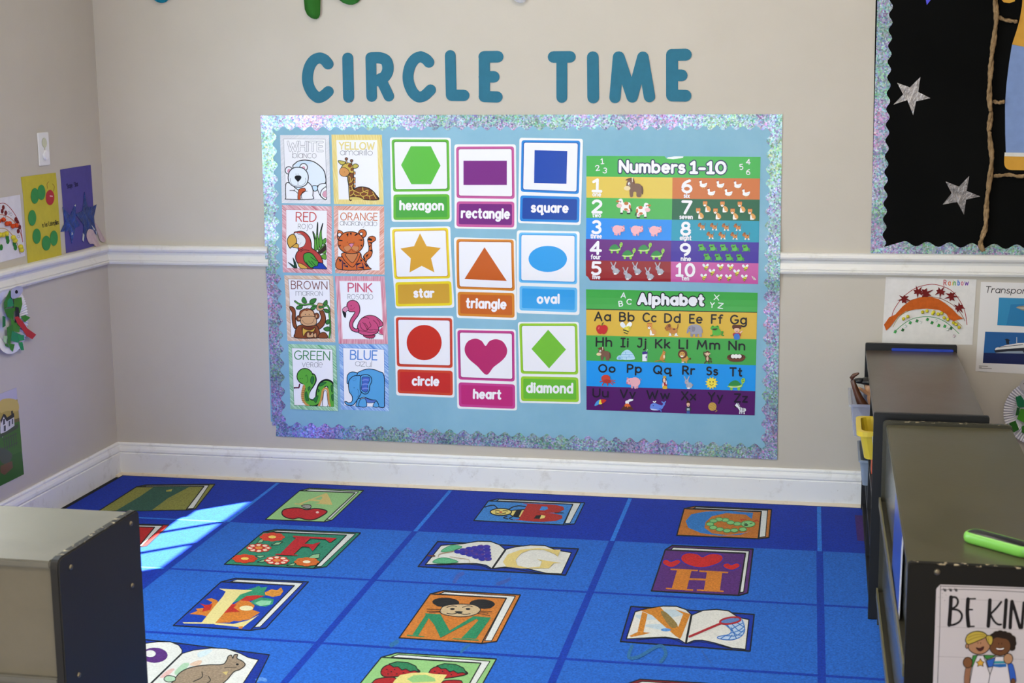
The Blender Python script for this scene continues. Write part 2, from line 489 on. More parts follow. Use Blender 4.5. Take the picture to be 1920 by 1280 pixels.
# ---------------------------------------------------------------- stroke letters (cap height 1, baseline 0, y up)
def A_(*a): return arc(*a)
_o = A_(.28, .34, .28, .34, 0, 360, 16)
GLYPH = {
 'A': (.7, [[(0, 0), (.35, 1), (.7, 0)], [(.12, .33), (.58, .33)]]),
 'B': (.56, [[(0, 0), (0, 1)]+A_(.26, .77, .25, .23, 90, -90)+[(0, .54)], [(0, .54)]+A_(.3, .27, .26, .27, 90, -90)+[(0, 0)]]),
 'C': (.66, [A_(.4, .5, .4, .5, 48, 312)]),
 'D': (.66, [[(0, 0), (0, 1)]+A_(.2, .5, .46, .5, 90, -90)+[(0, 0)]]),
 'E': (.48, [[(.48, 1), (0, 1), (0, 0), (.48, 0)], [(0, .52), (.42, .52)]]),
 'F': (.48, [[(.48, 1), (0, 1), (0, 0)], [(0, .52), (.42, .52)]]),
 'G': (.74, [A_(.4, .5, .4, .5, 48, 340)+[(.76, .45), (.45, .45)]]),
 'H': (.64, [[(0, 0), (0, 1)], [(.64, 0), (.64, 1)], [(0, .52), (.64, .52)]]),
 'I': (.02, [[(.01, 0), (.01, 1)]]),
 '!': (.4, [[(.2, 0), (.2, 1)], [(0, 0), (.4, 0)], [(0, 1), (.4, 1)]]),
 'J': (.45, [[(.12, 1), (.45, 1), (.45, .24)]+A_(.22, .24, .23, .25, 0, -150)]),
 'K': (.58, [[(0, 0), (0, 1)], [(.55, 1), (0, .42)], [(.16, .56), (.58, 0)]]),
 'L': (.45, [[(0, 1), (0, 0), (.45, 0)]]),
 'M': (.8, [[(0, 0), (.1, 1), (.4, .25), (.7, 1), (.8, 0)]]),
 'N': (.65, [[(0, 0), (0, 1), (.65, 0), (.65, 1)]]),
 'O': (.8, [A_(.4, .5, .4, .5, 0, 360, 20)]),
 'P': (.54, [[(0, 0), (0, 1)]+A_(.25, .73, .29, .27, 90, -90)+[(0, .46)]]),
 'Q': (.84, [A_(.4, .5, .4, .5, 0, 360, 20), [(.48, .25), (.8, -.08)]]),
 'R': (.58, [[(0, 0), (0, 1)]+A_(.25, .74, .28, .26, 90, -90)+[(0, .48)], [(.25, .48), (.58, 0)]]),
 'S': (.54, [A_(.28, .755, .25, .245, 40, 250)+A_(.27, .26, .27, .26, 80, -140)]),
 'T': (.62, [[(0, 1), (.62, 1)], [(.31, 1), (.31, 0)]]),
 'U': (.64, [[(0, 1), (0, .32)]+A_(.32, .32, .32, .32, 180, 360)+[(.64, 1)]]),
 'V': (.68, [[(0, 1), (.34, 0), (.68, 1)]]),
 'W': (.96, [[(0, 1), (.24, 0), (.48, .8), (.72, 0), (.96, 1)]]),
 'X': (.6, [[(0, 1), (.6, 0)], [(.6, 1), (0, 0)]]),
 'Y': (.62, [[(0, 1), (.31, .48), (.62, 1)], [(.31, .48), (.31, 0)]]),
 'Z': (.6, [[(0, 1), (.6, 1), (0, 0), (.6, 0)]]),
 'a': (.56, [_o, [(.56, .68), (.56, 0)]]),
 'b': (.56, [[(0, 1), (0, 0)], _o]),
 'c': (.47, [A_(.28, .34, .28, .34, 50, 310)]),
 'd': (.56, [_o, [(.56, 1), (.56, 0)]]),
 'e': (.55, [A_(.28, .34, .28, .34, 5, 310), [(.04, .35), (.56, .35)]]),
 'f': (.36, [A_(.33, .82, .18, .18, 60, 180)+[(.15, 0)], [(0, .66), (.34, .66)]]),
 'g': (.56, [_o, [(.56, .68), (.56, -.06)]+A_(.28, -.06, .28, .26, 0, -140)]),
 'h': (.5, [[(0, 1), (0, 0)], [(0, .4)]+A_(.25, .42, .25, .26, 180, 0)+[(.5, 0)]]),
 'i': (.02, [[(.01, .68), (.01, 0)], [(.01, .93), (.01, .93)]]),
 'j': (.2, [[(.18, .68), (.18, -.1)]+A_(0, -.1, .18, .2, 0, -90), [(.18, .93), (.18, .93)]]),
 'k': (.46, [[(0, 1), (0, 0)], [(.43, .68), (0, .27)], [(.14, .4), (.46, 0)]]),
 'l': (.02, [[(.01, 1), (.01, 0)]]),
 'm': (.8, [[(0, .68), (0, 0)], [(0, .4)]+A_(.2, .44, .2, .24, 180, 0)+[(.4, 0)], [(.4, .42)]+A_(.6, .44, .2, .24, 180, 0)+[(.8, 0)]]),
 'n': (.5, [[(0, .68), (0, 0)], [(0, .4)]+A_(.25, .42, .25, .26, 180, 0)+[(.5, 0)]]),
 'o': (.58, [A_(.29, .34, .29, .34, 0, 360, 16)]),
 'p': (.56, [[(0, .68), (0, -.32)], _o]),
 'q': (.62, [_o, [(.56, .68), (.56, -.3), (.68, -.24)]]),
 'r': (.32, [[(0, .68), (0, 0)], [(0, .36)]+A_(.26, .4, .26, .27, 175, 70)]),
 's': (.42, [A_(.22, .51, .19, .17, 35, 250)+A_(.21, .18, .21, .18, 80, -145)]),
 't': (.34, [[(.14, .95), (.14, .16)]+A_(.28, .16, .14, .16, 180, 290), [(0, .66), (.32, .66)]]),
 'u': (.5, [[(0, .68), (0, .26)]+A_(.25, .26, .25, .26, 180, 360), [(.5, .68), (.5, 0)]]),
 'v': (.5, [[(0, .68), (.25, 0), (.5, .68)]]),
 'w': (.76, [[(0, .68), (.19, 0), (.38, .6), (.57, 0), (.76, .68)]]),
 'x': (.48, [[(0, .68), (.48, 0)], [(.48, .68), (0, 0)]]),
 'y': (.5, [[(0, .68), (.26, 0)], [(.5, .68), (.14, -.32)]]),
 'z': (.46, [[(0, .68), (.46, .68), (0, 0), (.46, 0)]]),
 '1': (.4, [[(.02, .8), (.22, 1), (.22, 0)], [(0, 0), (.42, 0)]]),
 '2': (.54, [A_(.27, .73, .26, .27, 165, -35)+[(0, 0), (.56, 0)]]),
 '3': (.52, [A_(.24, .76, .24, .24, 145, -80)+A_(.24, .27, .28, .27, 80, -145)]),
 '4': (.6, [[(.44, 0), (.44, 1), (0, .28), (.62, .28)]]),
 '5': (.52, [[(.5, 1), (.08, 1), (.05, .58)]+A_(.24, .31, .28, .31, 118, -140)]),
 '6': (.58, [[(.46, 1)]+A_(.5, .4, .5, .56, 115, 178), A_(.29, .29, .29, .29, 180, 540, 16)]),
 '7': (.54, [[(0, 1), (.54, 1), (.16, 0)]]),
 '8': (.56, [A_(.28, .76, .22, .24, 0, 360, 16), A_(.28, .26, .28, .26, 0, 360, 16)]),
 '9': (.58, [A_(.29, .71, .29, .29, 0, 360, 16), A_(.08, .6, .5, .56, 5, -65)]),
 '0': (.62, [A_(.31, .5, .31, .5, 0, 360, 20)]),
 '-': (.34, [[(0, .38), (.34, .38)]]),
 '.': (.05, [[(0, 0), (0, 0)]]),
}
# ================================================================ the room
struct(box('floor', M_FLOOR, (-.12, 4.8, -7, .12, -.1, 0), bev=0))
struct(box('wall_back', M_WALL, (-.12, 4.8, 0, .12, 0, 2.7), bev=0))
struct(box('wall_right', M_WALL, (4.6, 4.8, -7, 0, 0, 2.7), bev=0))
struct(box('ceiling', M_CEIL, (-.12, 4.8, -7, .12, 2.7, 2.8), bev=0))
WY0, WY1, WZ0, WZ1 = -1.82, -.94, 1.115, 1.737
bm = bmesh.new()
for b in ((-.12, 0, -7, WY0, 0, 2.7), (-.12, 0, WY1, 0, 0, 2.7), (-.12, 0, WY0, WY1, 0, WZ0), (-.12, 0, WY0, WY1, WZ1, 2.7)): bm_box(bm, *b)
struct(from_bm('wall_left', bm, M_WALL))
bm = bmesh.new()
for y0, y1 in ((WY0, WY0+.02), (WY1-.012, WY1)): bm_box(bm, -.1, -.06, y0, y1, WZ0, WZ1)
for z0, z1 in ((WZ0, WZ0+.012), (WZ1-.02, WZ1)): bm_box(bm, -.1, -.06, WY0, WY1, z0, z1)
for y in (-1.191, -1.448): bm_box(bm, -.08, -.06, y-.075-.008, y-.075+.008, WZ0, WZ1)
w = struct(from_bm('window_1', bm, M_TRIM))
box('pane', m_clear('window_glass', 'ffffff', .04), (-.088, -.084, WY0+.02, WY1-.012, WZ0+.012, WZ1-.02), w, 0)

RAIL = [(0, .914), (.010, .914), (.017, .911), (.021, .905), (.022, .898), (.019, .891), (.010, .8885), (.005, .883), (.005, .876), (.010, .866),
        (.0155, .857), (.0155, .8555), (.013, .8545), (.013, .853), (.0165, .8515), (.0175, .848), (.0165, .8445), (.013, .843), (.013, .840), (0, .839)]
BASE = [(0, .1384), (.006, .138), (.009, .133), (.009, .128), (.0068, .1268), (.0068, .1258), (.0105, .1242), (.0135, .115), (.0145, .105), (.0125, .101),
        (.0105, .100), (.0105, .0985), (.0135, .0972), (.0150, .0965), (.0150, 0), (0, 0)]
SHOE = [(.015, .021), (.020, .0205), (.025, .017), (.028, .012), (.029, .006), (.029, 0), (.015, 0)]
def moulding(name, prof, m, wall, a, b, miter0=0, miter1=0):
    """profile run along a wall between a and b; miter = cut back by the profile depth at an inside corner"""
    bm = bmesh.new(); n = len(prof)
    def ring(t, mit): return [bm.verts.new((t+mit*d, -d, z) if wall == 'back' else (d, t-mit*d, z)) for d, z in prof]
    A, B = ring(a, miter0), ring(b, miter1)
    for i in range(n): 
        f = bm.faces.new((A[i], B[i], B[(i+1) % n], A[(i+1) % n]))
    bm.faces.new(A); bm.faces.new(B[::-1])
    bmesh.ops.recalc_face_normals(bm, faces=bm.faces[:])
    return struct(from_bm(name, bm, m))
moulding('trim_1', RAIL, M_TRIM, 'back', 0, .657, 1, 0)
moulding('trim_2', RAIL, M_TRIM, 'back', 2.5455, 4.6)
moulding('trim_3', RAIL, M_TRIM, 'left', 0, -7, 1, 0)
moulding('baseboard_back', BASE, M_BASE, 'back', 0, 4.6, 1, 0)
moulding('baseboard_left', BASE, M_BASE, 'left', 0, -7, 1, 0)
moulding('trim_4', SHOE, M_SHOE, 'back', 0, 4.6, 1, 0)
moulding('trim_5', SHOE, M_SHOE, 'left', 0, -.062, 1, 0)

# ================================================================ shelving
def screw(parent, pos, ax, sg, r=.006):
    bm = bmesh.new()
    d = Vector((0, 0, 0)); d[ax] = sg
    p = Vector(pos)
    bm_tube(bm, [p, p+d*.0012, p+d*.0028, p+d*.0036], [r, r, r*.8, r*.35], 14)
    bm_tube(bm, [p+d*.0028, p+d*.0039], [r*.45, r*.4], 6)
    o = from_bm('screw', bm, M_STEEL, parent); return o
# -- low slate unit against the wall, open side facing the rug
c1 = thing('storage_cabinet', 'low slate-black open storage unit standing against the back wall, holding plastic bins', 'cabinet', (3.0, -.6, 0))
X0, X1, Y0, Y1, H = 2.842, 3.148, -1.172, -.034, .607
for y0, y1, nm in ((Y1-.02, Y1, 'far'), (Y0, Y0+.02, 'near')):
    extrude('side_panel', M_SLATE, 1, rounded([(X0, .0128), (X1, .0128), (X1, H), (X0, H)], [0, 0, .006, .006]), y0, y1, c1)
box('top_panel', M_SLATETOP, (X0+.002, X1-.002, Y0+.02, Y1-.02, .566, .584), c1)
box('back_panel', M_SLATE, (X1-.014, X1-.004, Y0+.02, Y1-.02, .03, .566), c1, 0)
for z in (.345, .19, .035): box('shelf', M_SLATE, (X0+.004, X1-.014, Y0+.02, Y1-.02, z-.016, z), c1, .0015)
box('divider', M_SLATE, (X0+.004, X1-.014, -.66, -.642, .035, .566), c1, .0015)
for z in (.5, .2): screw(c1, (X0+.05, Y0, z), 1, -1, .005)
# -- blue strip lying along the upstand
bm = bmesh.new(); bm_box(bm, 2.93, 3.135, -.066, -.0545, .5842, .5935, .002)
tag(from_bm('paper_strip', bm, ink('2340b0', 'plastic')), 'thin blue strip lying along the wall end of the slate storage unit', 'strip')

# -- olive book-display unit in front
c2 = thing('display_cabinet', 'olive-grey low display unit with a dark end panel bearing a poster', 'cabinet', (3.03, -1.83, 0))
X0, X1, Y0, Y1, H = 2.866, 3.205, -2.46, -1.20, .595
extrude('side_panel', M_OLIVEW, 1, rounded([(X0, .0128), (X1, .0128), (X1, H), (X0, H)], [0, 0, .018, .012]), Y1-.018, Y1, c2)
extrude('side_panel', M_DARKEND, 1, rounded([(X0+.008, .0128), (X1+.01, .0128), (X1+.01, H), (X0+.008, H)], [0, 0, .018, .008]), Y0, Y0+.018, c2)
box('top_panel', M_OLIVETOP, (X0+.008, X1-.004, Y0+.018, Y1-.018, .572, .586), c2)
box('back_panel', M_OLIVE, (X1-.014, X1-.006, Y0+.018, Y1-.018, .03, .572), c2, 0)
M_FACE = m_paint('glossy_display_board', '55554f', .16)
def skew(o):
    """the unit's open face runs slightly off square: wider towards the near end"""
    for v in o.data.vertices: v.co.x += (-1.2-(v.co.y+o.matrix_basis.translation.y+(o.parent.location.y if o.parent else 0)))*.0088
    return o
for z0, z1 in ((.385, .572), (.13, .355), (.03, .095)): skew(box('display_board', M_FACE, (X0+.010, X0+.016, Y0+.018, Y1-.018, z0, z1), c2, 0))
M_LIP = m_paint('olive_lip_paint', '6a6448', .3)
for z in (.37, .11):
    l = skew(box('ledge', M_OLIVE, (X0-.004, X0+.014, Y0+.018, Y1-.018, z-.016, z), c2, .0015))
    bm = bmesh.new(); bm_box(bm, X0-.006, X0-.001, Y0+.018, Y1-.018, z-.016, z+.012, bev=.0012)
    for v in bm.verts: v.co.x += (-1.2-v.co.y)*.0088
    lp = from_bm('lip', bm, M_LIP); lp.parent = l; lp.location = lp.location-l.location-c2.location
for x, z in ((2.929, .5795), (2.929, .12), (3.15, .5795)): screw(c2, (x, Y0, z), 1, -1, .0062)

# -- grey unit in the left foreground, its back towards the camera
c3 = thing('shelf_unit', 'grey low shelf unit with its back and dark end panel in the left foreground', 'shelf', (.7, -2.55, 0))
X0, X1, Y0, Y1, H = .16, 1.2275, -2.7335, -2.366, .6
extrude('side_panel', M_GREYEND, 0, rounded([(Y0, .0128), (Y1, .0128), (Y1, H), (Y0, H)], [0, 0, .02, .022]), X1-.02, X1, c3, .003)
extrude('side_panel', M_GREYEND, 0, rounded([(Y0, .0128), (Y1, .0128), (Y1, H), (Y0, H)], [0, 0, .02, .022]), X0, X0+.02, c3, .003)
box('top_panel', M_GREY, (X0+.02, X1-.02, Y0+.003, Y1-.008, .578, .594), c3, .003)
box('back_panel', M_GREYBACK, (X0+.02, X1-.02, Y0+.016, Y0+.024, .03, .578), c3, 0)
for z in (.347, .05): box('shelf', M_GREY, (X0+.02, X1-.02, Y0+.004, Y1-.01, z-.016, z), c3)
for y, z in ((-2.685, .568), (-2.41, .578), (-2.42, .44), (-2.68, .337), (-2.42, .12)): screw(c3, (X1, y, z), 0, 1, .0055)
# ================================================================ the bulletin board
def hole(q): return P(q)
def wavy(q0, q1, pitch, amp, ph=0):
    """scalloped edge between two survey points"""
    dx, dy = q1[0]-q0[0], q1[1]-q0[1]; L = math.hypot(dx, dy); ux, uy = dx/L, dy/L
    n = int(L/pitch*8)
    out = []
    for i in range(n+1):
        t = i/n*L; a = amp*math.cos(2*math.pi*t/pitch+ph)
        out.append((q0[0]+ux*t-uy*a, q0[1]+uy*t+ux*a))
    return out
BOARD_H = .0020
bb = thing('bulletin_board', 'light blue paper bulletin board with a scalloped holographic border, under the teal letters', 'board', WALL(980, 530, 0))
a = Art(WALL, step=2e-5, h=.0005); a.prism(M_BOARD, '492,217 1465,216 1456,858 520,814 517,790 508,790', .0011)
a.build('backing_paper', bb, bump=True)
def strip(outer, inner0, inner1, pitch, amp, h, m=None, ph=0):
    a = Art(WALL, h=h)
    a.prism(m or M_HOLO, P(outer) + wavy(inner0, inner1, pitch, amp, ph), .0006)
    a.build('border_strip', bb, bump=True)
strip('489,216 1467,214', (1467, 240), (489, 241), 24.6, 4, .0017)
strip('511,797 489,217', (514, 217), (533, 797), 26.5, 4.2, BOARD_H+.0004)
strip('1467,215 1457,860', (1430, 860), (1442, 215), 26.5, 4.2, BOARD_H+.0004)
strip('1457,861 518,817', (519, 793), (1458, 837), 26, 4, BOARD_H+.0011)

SCRIPT = {c: (W*.68, [[(x*.68, y*.68) for x, y in st] for st in sts]) for c, (W, sts) in GLYPH.items() if c in 'NR'}
GC = 'colour cards on the bulletin board'
def ccard(crop, quad, inner, hatch, name, sp, tcol, tpos, spos, label, border, tw=16, tcap=None, line=None):
    a = Art(WALL, h=BOARD_H); a.crop(*crop)
    q = P(quad); a.prism('f0eeee', q, .0005)
    a.poly(hatch, q); a.poly('f4f3f6', inner)
    if border: a.line(border, inner, 5, closed=True)
    (x0, y0), (x1, y1), cap = tpos
    if name == 'WHITE':
        a.text('6c6c72', name, (x0, y0), (x1, y1), cap, 34, gap=.18); a.text('f4f3f6', name, (x0, y0), (x1, y1), cap, 24, gap=.18)
    else: a.text(tcol, name, (x0, y0), (x1, y1), cap, tw, gap=.2)
    (x0, y0), (x1, y1), cap = spos
    a.text("5a5a62", sp, (x0, y0), (x1, y1), cap*1.22, 5.5, gap=.12, font=SCRIPT)
    return a
def cfin(a, label): tag(a.build('colour_card', bump=True), label, 'card', GC)
K = '15171c'
# ---- white / polar bear
a = ccard((520, 245, 8.828), '50,72 860,72 888,1210 78,1198', '108,137 800,140 825,1135 145,1135', 'd6d6da:e6e5e9:35', 'WHITE', 'blaNco', '', ((178, 330), (752, 336), 148), ((258, 450), (650, 452), 92), '', '8a8c92')
a.blob('e4eef6', '262,600 300,540 360,500 470,485 600,510 700,575 770,650 800,740 802,860 700,900 600,930 500,900 330,800', 15)
a.poly('d4e6f4', '300,570 360,515 470,500 590,522 500,560 400,600', sm=True)
a.blob('c8e2f4', '580,920 640,908 672,930 660,985 610,995', 12)
a.blob('eef2f8', '670,960 690,900 740,875 800,872 812,880 815,1120 770,1125 720,1080 690,1020', 12, sm=True)
a.blob('f2f4f8', '720,1070 735,990 780,945 816,940 818,1120 780,1128', 12); a.blob('dba0b4', '752,1060 768,1010 800,992 818,995 820,1100 780,1095', 4)
a.blob('f2f4f8', '145,890 200,862 330,930 470,860 520,858 570,910 596,990 592,1070 575,1132 170,1132 146,1100', 13)
a.poly('d6e8f4', '300,930 430,930 440,960 360,990'); a.line(K, '285,935 360,985', 12)
a.blob('c85a32', '345,1132 350,1020 370,965 440,948 470,965 465,1000 415,1040 388,1080 386,1132', 9)
a.line(K, '270,990 300,970', 8); a.line(K, '212,988 290,992 340,1030', 10, sm=True); a.line(K, '500,998 440,1005 410,1040 405,1090 415,1130', 10, sm=True)
a.ell('f2f4f8', 195, 655, 60, 62, w=13); a.ell('dba0b4', 203, 665, 33, 36)
a.ell('f2f4f8', 440, 605, 64, 64, w=13); a.ell('dba0b4', 437, 618, 29, 31)
a.blob('e9f1f8', '345,604 440,625 505,700 518,790 490,880 420,925 340,932 260,912 200,850 184,770 205,680 265,620', 14)
a.blob(K, '347,738 392,745 403,780 375,820 347,842 318,815 292,780 305,745'); a.line(K, '347,840 348,895', 5)
a.line('3a3f48', '225,785 222,830 250,885 300,905 345,898', 5, sm=True); a.line('3a3f48', '345,898 400,905 450,880 478,830 470,780', 5, sm=True)
for x in (315, 352): a.ell(K, x, 716, 6)
a.poly('d6d6da:e6e5e9:35', '800,140 862,140 888,1210 829,1140'); a.line('8a8c92', '800,140 825,1135', 5)
cfin(a, 'WHITE card with the polar bear, at the top left of the board')
# ---- yellow / giraffe
a = ccard((615, 245, 8.828), '60,64 895,66 925,1222 102,1212', '140,152 818,152 850,1138 180,1138', 'dfc25c:efdf98:-80', 'YELLOW', 'amaRillo', 'e9d98c', ((190, 303), (768, 308), 112), ((205, 400), (742, 405), 84), '', 'f2e6a8', 22)
a.blob('7e4a2e', '440,965 500,935 570,928 660,945 740,990 800,1060 840,1138 600,1138 380,1090 420,1000', 12)
a.blob('7e4a2e', '330,745 420,640 425,800 430,900 440,990 400,1138 360,1138 350,950', 10)
GY = 'd9bb55'
for s in ('335,760 350,850 345,900 360,990 355,1090', '345,850 385,850 418,790', '380,850 370,770 345,750', '350,920 395,910 420,880', '395,910 410,975 440,990 530,1030 590,1010 660,980', '362,995 415,975', '440,990 430,1040 470,1065 540,1060 540,1025', '430,1040 365,1080', '470,1065 465,1090', '540,1060 580,1085 640,1065 660,1030 590,1000 580,940', '640,1065 690,1080 760,1050 740,1010', '690,1080 700,1138', '580,1085 600,1130', '660,1030 670,985', '760,1050 800,1120'): a.line(GY, s, 11, sm=True)
a.blob('d9c46a', '365,1100 430,1090 520,1100 590,1138 370,1138', 0); a.line(K, '365,1098 430,1090 520,1100 610,1138', 8, sm=True)
a.line(K, '330,745 345,880 350,1000 358,1138', 13, sm=True); a.line(K, '425,600 430,760 425,900 435,965 500,935 580,928 680,950 760,1010 810,1075 845,1138', 13, sm=True)
for y in (675, 770, 822, 890): a.poly('cf8f55', [(432, y), (458, y+3), (458, y+46), (432, y+46)]); a.line(K, [(432, y), (458, y+3), (458, y+46), (432, y+46)], 6)
a.blob('d3b654', '205,700 215,630 260,560 330,530 395,550 425,620 425,700 370,700 320,760', 10)
for x, y, rx, ry in ((368, 578, 34, 32), (400, 640, 22, 30), (400, 735, 24, 38)): a.ell('7e4a2e', x, y, rx, ry)
a.blob('c9b95c', '172,495 230,497 295,520 270,555 225,560 190,530', 10); a.blob('c9b95c', '425,560 470,548 510,578 480,615 420,615', 10)
a.line(K, '310,470 312,540', 26); a.line('c9a878', '310,480 312,535', 13); a.ell('8d5a44', 310, 465, 22, w=9); a.line(K, '392,500 395,545', 24); a.line('c9a878', '393,508 395,540', 11); a.ell('8d5a44', 396, 495, 22, w=9)
a.blob('d8995a', '225,612 290,612 345,650 355,705 320,745 260,755 210,725 195,670', 8); a.line('7a4a28', '375,685 350,712', 5)
a.ell('5c3a24', 278, 680, 5); a.ell('5c3a24', 322, 662, 4)
cfin(a, 'YELLOW card with the giraffe, to the right of the white card')
# ---- red / parrot
a = ccard((524, 380, 9.413), '48,38 922,62 940,1248 75,1222', '118,118 845,135 858,1168 142,1148', 'c4606c:f0cdd2:-40', 'RED', 'Rojo', 'c94a44', ((300, 326), (650, 328), 158), ((338, 455), (590, 458), 100), '', 'c4606c', 18)
for s in ('595,510 615,520 650,600 690,780 660,840 630,820 628,660', '672,370 686,372 690,560 715,680 715,810 690,820 665,640', '765,370 775,375 755,480 760,600 780,700 740,800 712,700 725,520', '780,660 830,620 835,690 790,730', '700,850 780,760 832,730 835,880 760,880'): a.blob('5ca03c', s, 9, sm=True)
for s in ('600,515 640,640', '678,375 684,560', '770,375 740,480'): a.line(K, s, 15)
a.poly('3a2a22', '690,865 835,725 838,830 740,905', False); a.blob('6aa83e', '745,935 830,900 838,990 790,985', 9)
for s in ('170,1045 250,1090 330,1145 270,1145', '255,965 300,1040 330,1145 285,1140'): a.blob('1f4a3a', s, 9, sm=False)
a.blob('b8443e', '268,545 320,508 400,498 480,535 545,610 575,700 585,790 640,830 720,900 765,980 778,1060 700,1050 640,1150 470,1150 340,1060 300,960 320,880 350,840 340,790', 14)
a.blob('e9e9ec', '275,545 330,528 420,565 470,620 475,690 440,760 380,785 330,760 320,640', 0); a.line(K, '322,525 350,550 420,568 470,625 478,690 445,758 385,786', 8, sm=True)
a.blob('d8a84a', '262,550 310,620 315,700 240,765 205,795 165,730 155,650 190,580', 13); a.blob('d8a84a', '240,770 315,715 352,740 345,790 290,785', 10)
a.ell(K, 345, 632, 7); a.line('8a8a90', '398,690 385,718 360,730', 4, sm=True)
a.line(K, '350,840 430,805', 11); a.line(K, '390,855 450,825 540,835', 10, sm=True)
a.blob('4a9c3c', '440,930 470,885 550,875 610,910 660,980 700,1040 690,1100 640,1120 570,1140 500,1080 450,1010', 12)
for s in ('490,1040 520,1090 560,1130', '530,1020 600,1100', '580,1020 660,1115', '570,950 650,1010 690,1020'): a.line(K, s, 9, sm=True)
a.blob('d8a84a', '345,1062 420,1075 520,1148 390,1148', 10, sm=True); a.blob('2040a8', '700,1055 770,1055 850,1145 850,1165 600,1155 620,1120 690,1105', 10, sm=False)
cfin(a, 'RED card with the parrot, below the white polar bear card')
# ---- orange / tiger
a = ccard((620, 380, 9.41), '55,52 945,60 965,1262 95,1238', '140,132 865,142 875,1185 150,1170', 'd0785c:efc6b8:40', 'ORANGE', 'aNaRaNjado', 'cf7038', ((180, 305), (826, 310), 128), ((170, 395), (822, 408), 88), '', 'f6efec', 14)
TO = 'cf6a34'
a.blob(TO, '140,965 200,950 240,900 520,880 560,960 600,1000 660,1080 690,1130 692,1172 145,1165', 12)
for s in ('150,970 215,1010 180,1040', '235,1030 290,1080 240,1080', '540,980 575,1010 545,1040', '470,1060 570,1050 480,1100', '235,1100 320,1100 320,1140', '480,1130 590,1120 600,1160', '600,1040 680,1110 640,1130'): a.poly('1c1c3a', s)
a.line('1c1c50', '222,1020 225,1165', 15); a.line('1c1c50', '470,1080 480,1165', 14); a.line('1c1c50', '575,1060 600,1165', 14)
a.blob(TO, '590,950 640,880 680,850 690,790 680,720 665,650 690,600 750,585 800,610 800,660 745,700 740,780 750,870 720,950 660,1000 640,1040', 12)
for s in ('690,610 745,640 740,670 670,650', '670,690 740,690 735,720', '680,770 725,730 710,780', '690,830 740,820 745,860', '640,920 690,890 650,960', '600,930 630,1000 600,980'): a.poly(K, s)
a.blob(TO, '225,880 520,870 525,950 480,1040 400,1130 300,1050 235,970', 12); a.blob('cb8150', '285,890 480,885 470,960 400,1050 310,970', 10)
a.blob(TO, '135,495 185,490 225,520 235,560 180,620 138,640', 12); a.ell('f0ecec', 170, 560, 34, 34, w=11)
a.ell(TO, 570, 540, 72, 74, w=13); a.ell('f0ecec', 552, 545, 28, 28, w=11)
a.blob(TO, '235,535 320,510 420,512 510,545 580,610 600,690 580,780 520,850 440,885 330,885 230,850 165,780 145,700 165,620', 14)
for s in ('285,545 330,530 318,600', '345,525 385,520 375,580', '430,575 465,535 500,550 450,580', '165,645 225,655 225,675 160,672', '500,650 575,640 575,670', '160,745 205,735 175,770', '540,740 575,735 560,770'): a.poly(K, s, sm=False)
a.poly('cf8a5a', '240,800 300,850 385,800 470,850 520,790 450,760 310,755', sm=True)
a.blob('d585a8', '330,720 380,710 430,714 385,785', 6, sm=False)
a.line('3c2a22', '250,755 250,800 290,850 340,858 384,800 400,840 450,858 500,830 512,780 495,745', 6, sm=True)
for x in (310, 428): a.ell(K, x, 688, 7)
cfin(a, 'ORANGE card with the tiger, to the right of the red parrot card')
# ---- brown / monkey
a = ccard((530, 510, 9.484), '40,52 908,60 940,1245 88,1222', '108,118 838,128 870,1168 155,1155', 'cfa07a:eedbc9:-40', 'BROWN', 'maRRoN', '7a4438', ((160, 292), (796, 302), 138), ((240, 415), (715, 418), 96), '', '6a3a2e', 14)
BR = '8a4a28'
a.line(K, '225,515 290,560 380,580 500,570 600,600 700,620 790,590 830,650 835,760 850,900 850,1050 835,1160', 36, sm=True, cap=True)
a.line('56a044', '230,522 290,560 380,578 500,570 600,600 700,620 790,592 826,650 833,760 848,900 848,1050 835,1160', 20, sm=True)
for s in ('385,440 425,500 430,545 380,550 345,510 355,465', '600,468 590,520 550,560 490,550 490,510 530,475', '790,495 800,560 770,585 725,575 745,525', '245,645 270,600 340,585 360,600 340,650 280,660', '500,650 540,600 590,605 590,640 550,670', '735,660 790,655 830,690 820,720 770,715', '770,900 790,850 840,845 830,910 790,925', '730,1005 790,970 840,980 830,1040 780,1045'): a.blob('3c8038', s, 10)
a.blob(BR, '135,605 190,620 230,680 235,800 240,900 260,980 220,1000 185,930 170,800 175,720 135,650', 12)
a.blob(BR, '660,690 720,680 760,760 770,850 740,940 680,1000 640,1010 600,940 660,880 690,800', 12)
a.blob(BR, '300,945 400,930 600,945 650,1020 670,1100 640,1165 240,1165 225,1080 245,1000', 13); a.blob('76381e', '345,960 560,960 600,1040 610,1160 430,1160 370,1110', 0)
a.blob(BR, '640,1120 700,1070 770,1080 805,1165 650,1165', 11)
a.blob('d9b24a', '365,985 400,1010 480,1030 550,1010 570,970 575,1020 540,1060 460,1050 410,1080 380,1140 360,1080', 9)
a.blob('d2a478', '445,1155 440,1080 475,1070 490,1120 530,1070 550,1085 550,1150', 8); a.blob('d2a478', '560,1100 600,1080 605,1155 570,1155', 8)
a.ell(BR, 292, 820, 46, 52, w=11); a.ell('d2a478', 302, 825, 26, 30, w=5); a.ell(BR, 610, 778, 48, 54, w=11); a.ell('d2a478', 596, 782, 25, 30, w=5)
a.blob(BR, '435,645 520,665 565,720 570,800 320,810 305,740 330,680', 12)
a.blob('d2a478', '345,790 345,720 400,680 435,690 480,672 540,700 555,740 555,800', 0)
a.blob('d2a478', '350,795 460,782 570,790 610,850 600,920 530,950 420,955 340,915 322,860', 11)
a.line('4a2a1c', '355,850 400,905 470,918 540,890 568,825', 6, sm=True)
for x in (410, 478): a.ell(K, x, 750, 8)
